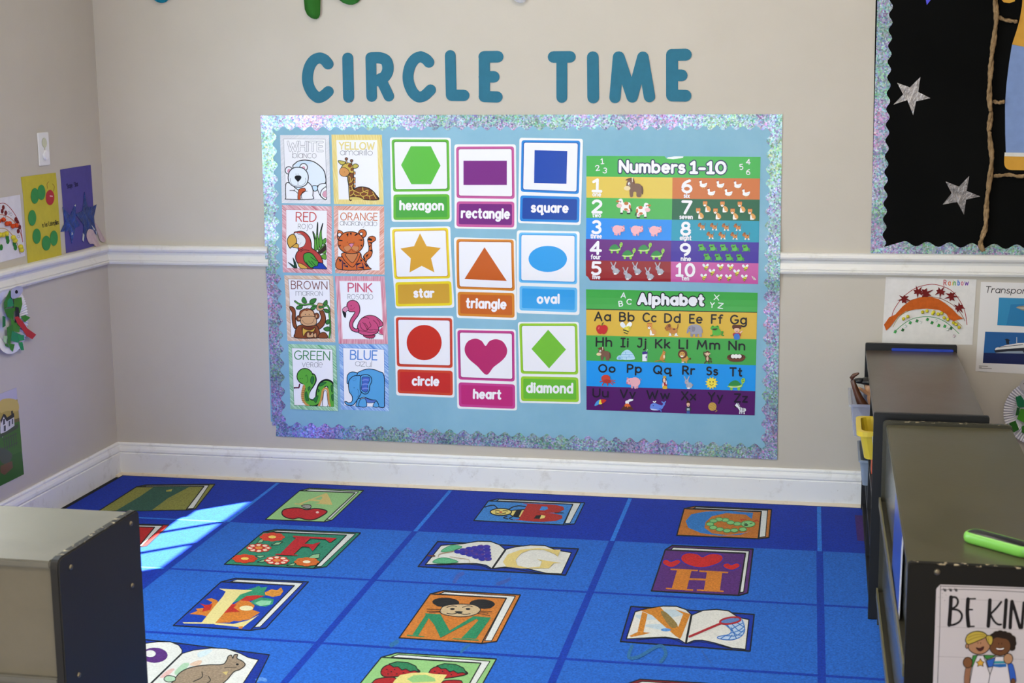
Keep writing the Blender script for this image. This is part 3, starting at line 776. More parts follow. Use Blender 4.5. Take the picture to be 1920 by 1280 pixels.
a.line(K, '400,645 380,635', 5); a.line(K, '425,640 465,612', 5)
a.blob('d2a478', '630,560 650,545 720,560 720,590 700,600 650,600 660,640 730,630 730,660 690,685 640,680 610,650 615,600', 9)
cfin(a, 'BROWN card with the monkey on a vine, below the red parrot card')
# ---- pink / flamingo
a = ccard((625, 510, 9.145), '38,62 888,66 940,1228 95,1225', '115,148 815,152 862,1150 165,1145', 'c95a72:ecc0c8:86', 'PINK', 'Rosado', 'd0607a', ((262, 332), (668, 336), 145), ((252, 462), (682, 465), 104), '', 'f4dfe3', 22)
a.poly('d2587a', '780,1000 850,930 858,1070 800,1050')
a.blob('b03a60', '520,1080 640,1080 720,1078 690,1125 600,1130 545,1110', 9)
a.blob('cd5380', '415,960 430,880 480,800 560,750 640,738 720,755 800,810 850,870 845,920 790,940 780,1000 740,1050 640,1080 540,1080 430,1030', 12)
a.blob('cd5380', '235,590 250,520 320,480 400,500 445,560 460,650 430,740 370,820 340,880 345,940 390,970 430,965 440,1020 380,1022 310,985 280,900 300,810 350,730 372,680 290,675 245,640', 13)
a.blob('dd93b0', '235,585 175,615 160,660 210,690 235,665 268,650 260,620', 9); a.blob('1c1c22', '162,665 210,690 222,720 210,780 180,740', 6)
for s in ('460,870 480,950 540,1000 590,990', '540,870 590,930 590,990', '510,860 560,930 585,990', '620,850 650,920 600,970 640,990 690,985', '690,820 750,880 780,960 760,990 700,980', '750,800 800,860 800,900', '490,790 560,770 615,795', '430,1000 520,1010 640,1030 740,1020', '750,1020 800,1060 858,1070', '620,1130 630,1148', '650,1130 665,1148', '680,1130 692,1145'): a.line('3a1828', s, 8, sm=True)
a.line('7a2848', '290,632 340,630 370,600', 5, sm=True); a.ell('5a1c34', 312, 573, 8)
cfin(a, 'PINK card with the flamingo, to the right of the brown monkey card')
# ---- green / snake
a = ccard((536, 638, 9.41), '48,60 885,88 925,1242 85,1205', '108,130 828,155 855,1165 150,1140', '58ab68:c8e8cc:-42', 'GREEN', 'veRde', '3f8a52', ((155, 330), (775, 345), 150), ((290, 468), (650, 470), 100), '', '3c6e4a', 17)
GN = '5fae3e'
a.line(K, '470,640 480,700 440,780 390,850 350,950 360,1040 420,1090 490,1100 545,1080 585,1020 600,900 640,790 710,745 780,770 810,850 815,1000 835,1150', 135, sm=True, n=6)
a.line('d09a55', '330,800 310,880 300,960 310,1040 360,1110 400,1150', 52, sm=True); a.line('d09a55', '590,1140 620,1060 640,960 655,880 690,845 730,850 750,890 755,970 760,1070 785,1150', 36, sm=True)
a.line(GN, '475,640 482,700 445,780 400,850 375,940 378,1040 440,1095 510,1095 560,1060 590,980 600,890 640,800 705,755 775,775 800,850 808,1000 825,1150', 88, sm=True, n=6)
a.line('d09a55', '592,1150 622,1060 640,960 655,880 690,845 730,850 750,890 757,970 762,1070 785,1150', 32, sm=True)
a.blob('f4f3f6', '655,1150 665,980 675,900 700,880 725,905 735,990 745,1150', 9)
a.ell(GN, 340, 630, 140, 140, w=15); a.poly(GN, '300,745 420,700 470,600 490,720 420,800 360,850 340,790', sm=True)
for s in ('455,640 495,640 500,700 470,770 440,720', '395,830 430,810 430,850 405,880', '345,930 370,900 400,1000 405,1060 370,1060 350,1010', '490,1030 560,970 575,990 540,1090 515,1080', '590,790 630,740 720,735 680,770 620,805', '570,850 600,880 575,910', '800,800 828,790 828,910 810,890', '810,960 838,950 838,1060 815,1040'): a.blob('2f7a3c', s, 6)
a.line('1f4a24', '350,630 370,605 385,650 395,710 370,745', 6, sm=True)
for x in (258, 295): a.ell(K, x, 668, 7)
for i in range(9): a.line('6a4020', [(278+abs(i-4)*5-8, 800+i*36), (330+abs(i-4)*4-8, 806+i*36)], 5)
a.line(K, '250,770 235,830 155,830', 24); a.line('7a1c3c', '252,765 236,830 165,828', 12); a.line(K, '165,830 152,845', 10)
a.poly('58ab68:c8e8cc:-42', '828,155 887,158 926,1242 857,1205'); a.line('3c6e4a', '828,155 855,1165', 5)
a.poly('58ab68:c8e8cc:-42', '85,1150 150,1141 855,1166 925,1242 85,1205'); a.line('3c6e4a', '150,1141 855,1166', 5)
cfin(a, 'GREEN card with the snake, at the bottom left of the board')
# ---- blue / elephant
a = ccard((632, 638, 9.41), '38,62 905,72 920,1248 68,1215', '108,130 832,155 850,1180 128,1145', '3f7fd0:bcd8f2:-42', 'BLUE', 'azul', '5f90d4', ((240, 330), (705, 340), 158), ((322, 445), (612, 468), 96), '', '3a62b8', 22)
BL = '5ba6dc'; DK = '10182c'
a.blob(BL, '180,690 190,610 240,560 310,555 370,580 360,640 200,760', 13, DK)
a.blob(BL, '360,590 420,540 520,505 640,508 740,545 832,620 838,1060 832,1172 740,1165 730,1110 690,1060 600,1040 480,1000 380,1010 350,800', 13, DK)
a.blob('5a78c8', '500,1010 600,1045 690,1050 680,1085 600,1100 520,1085', 8, DK)
a.blob(BL, '640,1165 660,1100 700,1070 740,1165', 9, DK); a.blob(BL, '335,1150 350,1080 375,1020 420,1040 400,1160', 9, DK); a.blob(BL, '395,1160 395,1080 430,1030 490,1020 520,1070 520,1165', 10, DK)
a.blob(BL, '205,760 230,680 300,625 370,618 420,640 430,900 400,980 350,1060 300,1125 240,1145 170,1125 140,1080 165,1072 200,1095 255,1085 275,1040 265,970 220,900', 13, DK)
a.blob(BL, '420,640 470,605 550,605 605,650 615,720 580,800 575,870 540,930 480,940 430,900 412,860', 13, DK)
a.blob('4a6cc4', '445,655 500,640 575,650 575,710 545,780 550,860 520,910 470,895 430,850 445,760', 8, DK)
for y in (690, 765, 840): a.line('7d92da', [(446, y+15), (500, y), (560, y+8)], 24, sm=True, cap=False)
a.line(DK, '365,855 385,900 390,960 360,1000', 5, sm=True); a.ell(DK, 306, 832, 7); a.ell(None, 312, 682, 32, 22, -35, 4, '3a70a8'); a.line('3a70a8', '245,910 270,908', 5)
cfin(a, 'BLUE card with the elephant, at the bottom beside the green snake card')

# ---- shape cards
GS = 'shape cards on the bulletin board'
def off(q, d, e=None):
    """inset a quad by d (crop units)"""
    e = d if e is None else e
    (ax, ay), (bx, by), (cx, cy), (dx, dy) = q
    def L(p, r, t): return (p[0]+(r[0]-p[0])*t, p[1]+(r[1]-p[1])*t)
    w = math.hypot(bx-ax, by-ay); h = math.hypot(dx-ax, dy-ay)
    u, v = d/w, e/h
    def bi(s, t):
        p = L(q[0], q[1], s); r = L(q[3], q[2], s); return L(p, r, t)
    return [bi(u, v), bi(1-u, v), bi(1-u, 1-v), bi(u, 1-v)]
def scard(crop, quad, top, bot, c_edge, c_dark, c_word, shape, word, wpos, label):
    a = Art(WALL, 'gloss', h=BOARD_H); a.crop(*crop)
    k = crop[2]/3.556
    a.prism('efeeec', rounded(P(quad), 18*k, 4), .0006)
    q = P(top); a.rrect(c_edge, q, 20*k); a.rrect(c_dark, off(q, 11*k), 15*k); a.rrect('efedf0', off(q, 17*k), 13*k)
    shape(a)
    q = P(bot); a.rrect(c_edge, q, 20*k); a.rrect(c_word, off(q, 16*k), 11*k)
    x0, y0, x1, y1, cap = wpos
    a.text('f4f0f2', word, (x0, y0), (x1, y1), cap, 14.5*k, gap=.32)
    tag(a.build('shape_card', bump=True), label, 'card', GS)
C1 = (720, 240, 3.5556); C2 = (720, 560, 4.5714)
scard(C1, '40,62 446,64 452,624 52,624', '52,75 434,76 440,420 62,424', '64,442 437,440 440,608 64,612', '64b832', '4e9c34', '48a63c',
      lambda a: a.poly('5aba3c', '180,121 314,121 378,250 314,374 184,374 115,246'), 'hexagon', (110, 541, 394, 543, 54), 'shape card with a green hexagon, at the top left of the shape cards')
scard(C1, '470,108 880,108 886,674 472,668', '482,124 868,122 872,472 485,466', '486,488 870,490 870,662 484,656', 'c75a9a', 'b04a88', '76207c',
      lambda a: a.poly('7a2080', '531,217 820,217 820,379 531,379'), 'rectangle', (520, 594, 834, 600, 58), 'shape card with a purple rectangle, in the middle of the top row of shape cards')
scard(C1, '904,64 1328,72 1312,646 894,632', '918,80 1310,84 1300,440 912,424', '910,448 1305,458 1302,630 906,620', '2084d4', '0c5cb0', '0a44a0',
      lambda a: a.poly('0842a8', '1005,147 1223,153 1217,371 1001,366'), 'square', (986, 556, 1224, 560, 56), 'shape card with a dark blue square, right end of the top row')
scard(C1, '42,660 444,654 470,1196 78,1202', '56,672 430,664 446,1000 74,1006', '78,1026 452,1018 456,1182 80,1188', 'ecd428', 'd8a830', 'd0a036',
      lambda a: a.poly('d8a030', '243,700 289,785 383,797 318,866 340,959 256,916 175,960 183,866 114,801 205,785'), 'star', (204, 1124, 330, 1124, 52), 'shape card with a golden star, left end of the middle row of shape cards')
scard(C1, '470,726 880,738 886,1280 486,1264', '486,738 868,742 874,1084 490,1070', '492,1090 870,1098 872,1264 494,1250', 'd8862a', 'c06a1c', 'c86422',
      lambda a: a.poly('c65e20', '674,792 822,1017 540,1004'), 'triangle', (552, 1193, 810, 1202, 58), 'shape card with an orange triangle, centre of the shape cards')
scard(C1, '888,680 1306,688 1304,1246 886,1232', '902,694 1290,700 1290,1040 902,1028', '906,1050 1290,1062 1288,1228 904,1214', '6cbcec', '3a98dc', '38a0e2',
      lambda a: a.ell('2f9ee4', 1095, 870, 128, 87, n=36), 'oval', (1026, 1164, 1166, 1164, 54), 'shape card with a light blue oval, right end of the middle row of shape cards')
scard(C2, '88,144 596,146 606,846 106,826', '102,156 586,164 590,592 112,578', '116,602 590,616 592,828 120,806', 'd0482c', 'b4362a', 'c83028',
      lambda a: a.ell('c93222', 346, 374, 150, 151, n=40), 'circle', (248, 735, 466, 740, 70), 'shape card with a red circle, at the bottom left of the shape cards')
scard(C2, '616,252 1130,262 1142,956 630,940', '630,266 1118,276 1122,708 640,690', '640,714 1124,732 1126,942 644,922', 'c8428c', 'a83878', 'c02c76',
      lambda a: a.poly('b82c68', '872,402 905,362 960,345 1020,366 1055,425 1050,480 1010,530 940,585 879,650 800,575 735,520 698,465 695,410 725,360 785,340 838,360', sm=True), 'heart', (772, 848, 998, 854, 70), 'shape card with a magenta heart, in the middle of the bottom row of shape cards')
scard(C2, '1148,198 1672,198 1686,900 1164,890', '1160,210 1658,210 1666,648 1174,640', '1174,662 1666,672 1672,884 1176,874', '9acc30', '86ba2a', '6aba34',
      lambda a: a.poly('74be34', '1408,264 1561,433 1416,595 1265,428'), 'diamond', (1228, 797, 1614, 803, 76), 'shape card with a lime green diamond, right end of the bottom row')
# ================================================================ the two laminated posters
def lerp(p, q, t): return (p[0]+(q[0]-p[0])*t, p[1]+(q[1]-p[1])*t)
BK = '1c1a18'
MOT = {
 'horse': [('b', '5a3a22', '.72,-.25 1,.0 1,.7 .85,.6 .8,.1'), ('b', '7a5540', '-.1,-.3 .3,-.42 .75,-.3 .85,.1 .8,.95 .35,.95 .3,.5 0,.5 -.05,.95 -.35,.95 -.4,.1'), ('b', '7a5540', '-.55,-.8 -.1,-1 .1,-.5 -.1,.2 -.5,.2 -.75,-.2'), ('b', '6b3a1e', '-.85,-.75 -.4,-1 0,-.95 .15,-.4 0,-.4 -.3,-.7'), ('e', 'e8d3a0', -.65, .08, .35, .24), ('e', 'f2f0ea', -.45, -.38, .12, .16), ('e', BK, -.42, -.34, .05, .08), ('l', 'e9ddc2', '-.12,-1 -.1,-.6', .09)],
 'cow': [('l', 'f2efea', '-.3,.3 -.3,.8', .3), ('l', 'f2efea', '.6,.3 .6,.8', .34), ('b', 'f2efea', '-.4,-.4 .2,-.5 .8,-.45 .85,.3 .3,.55 -.35,.35'), ('e', 'c0702a', .3, -.38, .28, .22), ('e', 'c0702a', .75, .05, .14, .3), ('e', 'c0702a', .25, .38, .25, .16), ('l', BK, '-.42,.88 -.2,.88', .16), ('l', BK, '.45,.9 .75,.9', .18), ('l', '2a3a2a', '.85,.3 .98,.6', .14), ('b', 'f2efea', '-.75,-.75 -.4,-1 -.15,-.8 -.15,-.2 -.55,0'), ('e', 'c0702a', -.78, -.65, .26, .13), ('e', 'f0c0bc', -.6, -.1, .36, .28), ('e', BK, -.42, -.6, .06, .1), ('e', 'e8a8a8', .5, .55, .2, .12)],
 'pig': [('l', 'e09aa6', '-.5,.4 -.5,.9', .3), ('l', 'e09aa6', '.2,.4 .2,.9', .3), ('l', 'e8a8b2', '-.25,.4 -.25,.95', .3), ('e', 'eeb0b8', -.2, 0, .75, .75), ('b', 'eeb0b8', '.2,-.6 .6,-.55 .95,-.3 .9,.2 .6,.45 .25,.3'), ('b', 'd88a98', '.65,-.6 .9,-.7 .9,-.35'), ('e', 'd87a8a', .88, .15, .12, .17), ('e', BK, .6, -.15, .05, .08), ('l', 'c86a7a', '.4,.3 .6,.4 .78,.35', .06), ('l', 'd88a98', '-.95,-.5 -1.05,-.35 -.9,-.2', .07)],
 'turtle': [('l', '8cc83a', '-.55,.4 -.55,.85', .3), ('l', '8cc83a', '.3,.4 .3,.85', .34), ('b', '9ad04a', '-1,.4 -.6,.2 .6,.1 .55,-.5 .75,-.95 1,-.85 1,-.4 .75,0 .6,.5 -.5,.55'), ('b', '2f8a42', '-.85,.25 -.6,-.35 -.1,-.6 .3,-.35 .5,.2'), ('l', 'd8e0b0', '-.75,.45 0,.5 .55,.3', .14), ('e', BK, .78, -.72, .05, .08), ('l', '6a3018', '.75,-.45 .9,-.42', .07)],
 'rabbit': [('e', 'b0b0b8', .3, .45, .52, .48), ('l', 'a6a6ae', '-.7,-.95 -.35,-.35', .2), ('l', 'b0b0b8', '.2,-.95 -.1,-.35', .2), ('e', 'b4b4bc', -.25, -.1, .38, .38), ('e', 'f0ecec', .1, .88, .3, .13), ('e', '9a98a4', .85, .4, .13, .13), ('l', 'e0b0b8', '.2,-.85 0,-.45', .07), ('e', BK, -.35, -.15, .05, .09), ('e', 'c890a0', -.42, .08, .12, .08), ('e', 'a2a2aa', -.2, .5, .16, .3)],
 'duck': [('l', 'd8a83a', '.0,.6 -.05,.95', .1), ('l', 'd8a83a', '.3,.6 .32,.95', .1), ('b', 'f4f2ee', '-.75,-.6 -.5,-.85 -.2,-.7 -.2,-.2 .3,-.15 .95,-.35 .85,.2 .5,.6 -.2,.62 -.65,.3 -.6,-.1'), ('b', '8a2a1c', '-.8,-.75 -.55,-1 -.35,-.85 -.6,-.75'), ('e', 'd8902a', -.8, -.5, .12, .1), ('l', 'c8c8c8', '.3,.1 .55,.2 .7,-.05', .06)],
 'cat': [('b', 'e0a050', '0,-.1 .5,0 .85,.4 .8,.8 .4,1 -.2,.95 -.3,.5'), ('b', 'f4f0ea', '-.2,.1 .05,.4 .1,.9 -.3,.95'), ('e', 'f4f0ea', .2, .88, .35, .12), ('b', 'dc9040', '-.75,-.95 -.4,-.85 .1,-.95 .1,-.3 -.2,0 -.6,-.05 -.8,-.4'), ('e', 'f4f0ea', -.4, -.2, .26, .18), ('l', 'b04a28', '-.75,-.9 .08,-.9', .1), ('e', BK, -.5, -.4, .05, .07), ('e', BK, -.2, -.4, .05, .07), ('e', BK, -.38, -.26, .06, .05)],
 'dog': [('l', '8a5020', '.6,0 .85,-.4 .9,-.9', .12), ('l', 'f0ece6', '-.2,.4 -.25,.9', .25), ('l', 'f0ece6', '.6,.4 .65,.9', .28), ('b', 'c8823a', '-.4,-.3 .3,-.3 .7,-.15 .75,.5 .2,.65 -.3,.5'), ('b', 'b06a28', '-.6,-.95 -.2,-.7 -.1,-.2 -.4,.1 -.8,.1 -1,-.3'), ('e', '7a4218', -.35, -.7, .2, .3), ('e', BK, -.95, -.3, .09, .08), ('e', BK, -.6, -.45, .05, .07), ('l', 'f0ece6', '-.4,.92 -.1,.92', .16), ('l', 'f0ece6', '.45,.95 .85,.95', .16), ('e', '6a3c18', .35, -.1, .2, .14)],
 'frog': [('l', '3a9a2a', '.4,.3 .85,.2 .7,.75 .95,.85', .2), ('l', '3a9a2a', '-.5,.4 -.6,.85 -.85,.85', .2), ('b', '58b43a', '-.6,-.3 -.3,-.5 .4,-.3 .6,.3 .4,.8 -.3,.85 -.6,.5'), ('b', '4cae34', '-.8,-.75 -.55,-.95 -.3,-.75 .1,-.95 .3,-.7 .25,-.2 -.2,.1 -.7,-.1 -.9,-.4'), ('b', '3c1c14', '-.65,-.35 .1,-.4 -.15,-.12 -.5,-.12'), ('e', BK, -.55, -.75, .06, .08), ('e', BK, .08, -.75, .06, .08)],
 'bee': [('b', 'e8eef0', '-.9,-.8 -.5,-1 -.1,-.5 -.05,0 -.5,-.1 -.85,-.4'), ('b', 'f4f6f4', '.1,-.6 .55,-1 .9,-.8 .8,-.4 .3,-.1 0,0'), ('b', 'e0d040', '-.35,-.1 .35,-.3 .35,.4 0,.95 -.35,.5'), ('l', BK, '-.4,.2 .3,.45', .17), ('l', BK, '-.3,.6 .15,.8', .15), ('e', 'e8d848', .35, -.05, .36, .34), ('l', BK, '.4,.05 .55,.02', .07), ('e', BK, .3, -.15, .05, .06), ('e', BK, .52, -.15, .05, .06)],
 'apple': [('b', 'c81c1c', '0,-.45 .4,-.65 .9,-.35 .95,.2 .6,.85 .2,.95 0,.88 -.25,.95 -.65,.8 -.98,.2 -.9,-.35 -.45,-.65'), ('l', '4a2a14', '0,-.45 .05,-.8 .25,-1', .12), ('e', 'e05a50', -.55, -.1, .12, .25, 20)],
 'elephant': [('l', '8e8a96', '-.4,.3 -.4,.9', .34), ('l', '8e8a96', '.2,.4 .2,.95', .32), ('l', '9a96a2', '.7,.3 .75,.95', .34), ('b', 'a09ca8', '-.6,-.8 0,-1 .6,-.85 .95,-.3 .95,.4 .3,.6 -.5,.5'), ('b', '9490a0', '-.75,-.7 -.3,-.8 -.1,-.2 -.4,.3 -.7,.2 -.9,.5 -1.05,.4 -.95,-.2'), ('b', '86828e', '-.35,-.6 .05,-.5 0,.1 -.3,.2'), ('e', BK, -.65, -.35, .05, .07), ('l', '86828e', '.95,-.2 1.02,.4', .06)],
 'girl': [('b', '5a2a14', '-.7,-.95 0,-1 .7,-.95 .6,-.4 -.6,-.4'), ('e', 'eec0a0', 0, -.3, .45, .42), ('b', '5a2a14', '-.5,-.5 -.3,-.75 .3,-.75 .5,-.5 0,-.55'), ('l', 'eec0a0', '.3,.3 .85,-.1', .18), ('b', 'b02a4a', '-.55,.15 .5,.15 .55,.6 -.55,.6'), ('b', '3a78c8', '-.38,.3 .36,.3 .42,1 -.42,1'), ('l', '5a2020', '-.18,-.15 0,-.08 .18,-.15', .07)],
 'igloo': [('b', 'b8dcf0', '-.5,.85 -.55,.1 -.3,-.5 .2,-.85 .65,-.5 1,.2 1,.85'), ('b', 'a4d0ea', '-1,.85 -1,.4 -.7,.1 -.4,.3 -.35,.85'), ('l', '6aa8d0', '-.5,.0 .85,0', .05), ('l', '6aa8d0', '-.45,.42 1,.42', .05), ('l', '6aa8d0', '-.3,-.42 .65,-.42', .05), ('l', '6aa8d0', '0,-.4 0,0', .05), ('l', '6aa8d0', '.4,0 .4,.42', .05), ('l', '6aa8d0', '.1,.42 .1,.85', .05), ('e', '7ab4dc', -.72, .62, .16, .24)],
 'juice': [('p', '3c2080', '-.6,-.6 .3,-.7 .65,-.5 .6,-.1 -.6,.0'), ('p', 'eceef4', '-.6,-.15 .6,-.25 .55,.95 -.6,.95'), ('p', 'c8ccd8', '.3,-.2 .6,-.3 .55,.85 .3,.95'), ('l', 'dcdce4', '.4,-.65 .6,-1', .08), ('e', '3c2080', .3, .3, .14, .2)],
 'kangaroo': [('l', 'b8782c', '.1,.7 -.5,.85 -1,.95', .14), ('b', 'cc8a3a', '.2,-.3 .55,-.3 .65,.3 .5,.7 .1,.8 -.2,.6 -.1,.2'), ('b', 'cc8a3a', '.25,-.6 .5,-.7 .75,-.5 .6,-.25 .5,0 .25,-.1'), ('l', 'b8782c', '.35,-.65 .3,-1', .13), ('l', 'b8782c', '.15,.7 .3,.95 .6,.95', .16), ('e', 'ecd8b8', .48, .2, .14, .3), ('e', BK, .6, -.5, .05, .06)],
 'lion': [('l', 'c88a3a', '-.2,.4 -.2,.9', .26), ('l', 'c88a3a', '.35,.4 .35,.9', .26), ('b', 'd09a44', '-.3,0 .5,0 .65,.5 .3,.75 -.3,.7'), ('l', 'b87a2c', '.6,.4 .85,.4', .1), ('e', '5a2a14', .92, .4, .12, .16), ('e', '6a3418', -.2, -.3, .7, .68), ('e', 'd8a048', -.25, -.25, .42, .42), ('e', 'f0e4d0', -.3, 0, .22, .16), ('e', BK, -.4, -.35, .05, .07), ('e', BK, -.1, -.35, .05, .07), ('e', BK, -.3, -.1, .08, .06), ('l', 'f0ece6', '-.3,.92 0,.92', .13)],
 'monkey': [('l', '5a3418', '.3,.6 .75,.8 .5,.4', .1), ('l', '5a3418', '-.3,0 -.6,-.3 -.6,-.75', .16), ('l', '5a3418', '.3,.1 .65,.3', .16), ('l', '5a3418', '-.1,.6 -.4,.8 -.5,.95', .17), ('l', '5a3418', '.15,.6 .3,.95', .17), ('e', '5a3418', 0, .2, .36, .5), ('e', 'e0c09a', 0, .25, .2, .34), ('e', '5a3418', 0, -.5, .44, .42), ('e', 'e8c8a4', 0, -.4, .32, .28), ('e', 'e8c8a4', -.42, -.5, .1, .12), ('e', 'e8c8a4', .42, -.5, .1, .12), ('l', '3a1a10', '-.14,-.3 0,-.24 .14,-.3', .06)],
 'nest': [('b', '5a2c14', '-1,-.1 -.6,-.5 .6,-.5 1,-.1 .85,.5 .4,.8 -.4,.8 -.85,.5'), ('e', '3a1a0c', 0, -.15, .75, .38), ('e', 'f0ece4', -.35, -.15, .24, .36), ('e', 'f4f0ea', 0, -.15, .25, .38), ('e', 'f0ece4', .36, -.15, .24, .36), ('b', '6a3418', '-.95,.1 -.5,.3 .5,.3 .95,.1 .7,.6 0,.8 -.7,.6'), ('l', '8a5028', '-.7,.4 .7,.35', .05), ('l', '8a5028', '-1.1,.2 -.8,.3', .05), ('l', '8a5028', '.8,.25 1.12,.1', .05)],
 'octopus': [('l', 'c03a24', '-.5,.2 -.9,.3', .13), ('l', 'c03a24', '-.4,.4 -.6,.9', .13), ('l', 'c03a24', '0,.4 .1,.9', .14), ('l', 'c03a24', '.3,.3 .75,.8', .13), ('l', 'c03a24', '.3,.1 1,.5', .13), ('l', 'c03a24', '.3,0 1,.1', .13), ('e', 'c84028', -.15, -.25, .58, .6), ('e', 'b03020', 0, .25, .5, .34)],
 'queen': [('p', 'd8a828', '-.35,-1 -.2,-.75 0,-1 .2,-.75 .45,-.95 .4,-.55 -.35,-.55'), ('b', '4a2418', '-.4,-.55 .4,-.55 .4,.1 -.4,.1'), ('e', 'eec4a8', -.05, -.25, .32, .34), ('b', 'b02028', '-.5,.2 0,.1 .55,.2 .6,.6 -.5,.6'), ('e', 'e8e4ea', -.3, .5, .2, .42), ('e', 'e8e4ea', .45, .1, .14, .3), ('b', 'e0b02c', '-.3,.6 .5,.6 .65,1 -.4,1')],
 'sun': [('s', 'f0d83a', 12, 1, .68), ('e', 'f4e24a', 0, 0, .68, .68), ('e', BK, -.24, -.18, .08, .12), ('e', BK, .24, -.18, .08, .12), ('l', '6a4a10', '-.3,.18 0,.38 .3,.18', .08)],
 'umbrella': [('l', '6a3018', '.15,-.3 .35,.75 .5,.85', .1), ('b', '4a9ad8', '-1,.4 -.7,-.3 -.1,-.7 -.25,.1'), ('b', 'e8d040', '-.25,.1 -.1,-.7 .15,-.6 .3,0'), ('b', 'c8301c', '.3,0 .1,-.7 .6,-.75 1,-.55')],
 'volcano': [('p', '5a2c1c', '-1,.95 -.35,0 .4,0 1,.9'), ('b', 'e06a2a', '-.35,0 .4,0 .5,.45 .25,.3 .1,.6 -.1,.3 -.3,.45'), ('b', 'f0f0f2', '-.2,-.1 -.25,-.6 .1,-.75 .4,-.95 .95,-.9 .8,-.65 .3,-.45 .25,-.1'), ('e', 'e07030', 0, -.05, .3, .12)],
 'whale': [('l', '6a8ae0', '.55,.1 .8,-.3 .75,-.6', .26), ('l', '6a8ae0', '.55,-.75 .78,-.5 1,-.8', .16), ('b', '6a8ae0', '-.95,0 -.8,-.4 -.3,-.5 .3,-.2 .7,-.05 .6,.4 .1,.7 -.6,.65 -.95,.4'), ('b', 'c8d4f0', '-.9,.4 -.4,.5 .1,.65 -.4,.72 -.8,.6'), ('l', 'f2f2f4', '-.55,-.8 -.4,-.65 -.25,-.85', .14), ('e', BK, -.55, -.1, .06, .08), ('b', '5070c8', '.2,.4 .4,.95 .5,.9 .4,.35')],
 'boy': [('b', '4a2412', '-.5,-.6 -.3,-1 .3,-1 .5,-.6'), ('e', 'eec0a0', 0, -.5, .42, .42), ('b', '4a2412', '-.45,-.6 -.2,-.9 .3,-.9 .42,-.6 0,-.72'), ('b', '3a3a42', '-.55,.0 .55,.0 .6,.6 -.6,.6'), ('p', 'a0b4bc', '-.35,.15 .35,.15 .35,.5 -.35,.5'), ('l', 'd8d8dc', '-.2,.25 .2,.25', .06), ('p', '3a5a9a', '-.4,.6 .4,.6 .4,1 -.4,1'), ('l', '6a2a20', '-.15,-.32 0,-.27 .15,-.32', .07)],
 'yarn': [('e', 'c8a048', -.05, -.05, .8, .82), ('l', 'a88030', '-.6,-.4 .1,-.1 .5,.5', .06), ('l', 'a88030', '-.7,0 0,.3 .3,.7', .06), ('l', 'a88030', '-.3,-.75 .4,-.3 .7,.1', .06), ('l', 'b89040', '.5,.5 .85,.7 .5,.95', .1)],
 'zebra': [('l', 'e8e8ea', '0,.3 -.1,.9', .22), ('l', 'e8e8ea', '.6,.3 .65,.95', .24), ('l', 'd8d8da', '.25,.3 .25,.9', .2), ('b', 'ececee', '-.3,-.3 .3,-.1 .85,.0 .9,.5 .2,.6 -.2,.3'), ('b', 'ececee', '-.75,-.8 -.4,-1 -.1,-.5 0,0 -.3,.1 -.5,-.2 -.9,-.2'), ('l', BK, '-.95,-.4 -.75,-.25', .25), ('l', '2a2a30', '0,-.2 .05,.4', .09), ('l', '2a2a30', '.3,-.1 .32,.5', .1), ('l', '2a2a30', '.6,-.05 .6,.5', .09), ('l', '2a2a30', '-.5,-1 -.1,-.3', .1), ('l', '2a2a30', '-.1,.7 .1,.7', .08), ('l', '2a2a30', '.5,.75 .75,.75', .08)],
}
def draw(a, name, cx, cy, s, flip=False, rot=0, kx=1.0):
    h = a.h
    a.at(cx, cy, -s*kx if flip else s*kx, s, rot)
    for op in MOT[name]:
        if op[0] == 'e': a.ell(op[1], op[2], op[3], op[4], op[5], op[6] if len(op) > 6 else 0, n=14)
        elif op[0] == 'b': a.poly(op[1], op[2], sm=True, n=3)
        elif op[0] == 'p': a.poly(op[1], op[2])
        elif op[0] == 'l': a.line(op[1], op[2], op[3], sm=len(op[2].split()) > 2, n=3)
        elif op[0] == 's': a.poly(op[1], [((op[3] if k % 2 else op[4])*math.cos(math.pi*k/op[2]), (op[3] if k % 2 else op[4])*math.sin(math.pi*k/op[2])) for k in range(2*op[2])])
    a.at(); a.h = h
GPO = 'laminated posters on the bulletin board'
a = Art(WALL, 'gloss', step=2.2e-5, h=BOARD_H); a.crop(1090, 280, 4.9235)
a.prism('3fae46', '48,60 770,63 785,82 850,86 940,74 945,64 1655,68 1650,268 1632,1240 1560,1232 830,1218 120,1208 85,1206 66,1176 46,1160', .0005)
LY = [250, 445, 632, 825, 1020, 1206]; MY = [259, 455, 648, 840, 1032, 1218]; RY = [268, 463, 660, 856, 1048, 1240]
MX = [842, 840, 836, 832, 829, 828]
for i, (cl, cr) in enumerate((('dfc14a', 'cd6f2c'), ('4cb04e', '0f5e38'), ('1c8ae6', '1795b0'), ('64087a', '3c1c98'), ('96181c', 'c85aa0'))):
    l0, l1 = (48-i*.6, LY[i]), (47-i*.6, LY[i+1])
    q = [l0, (MX[i], MY[i]), (MX[i+1], MY[i+1]), l1]
    if i == 4: q = q[:3] + [(120, 1208), (85, 1206), (66, 1176), (46, 1160)]
    a.poly(cl, q); a.h -= a.step
    a.poly(cr, [(MX[i], MY[i]), (1650-i*3.4, RY[i]), (1650-(i+1)*3.4, RY[i+1]), (MX[i+1], MY[i+1])]); a.h -= a.step
a.h += a.step
a.poly('eef0ee', '790,84 850,90 940,78 942,64 860,64 800,72')
def t2(txt, p, q, cap, w, wo, co='1c2450', ci='f0eef2', gap=.28, dx=0):
    a.text(co, txt, p, q, cap, wo, gap); a.text(ci, txt, p, q, cap, w, gap)
t2('Numbers', (358, 206), (950, 213), 98, 25, 46); t2('1-10', (1012, 214), (1328, 218), 98, 26, 46, gap=.22)
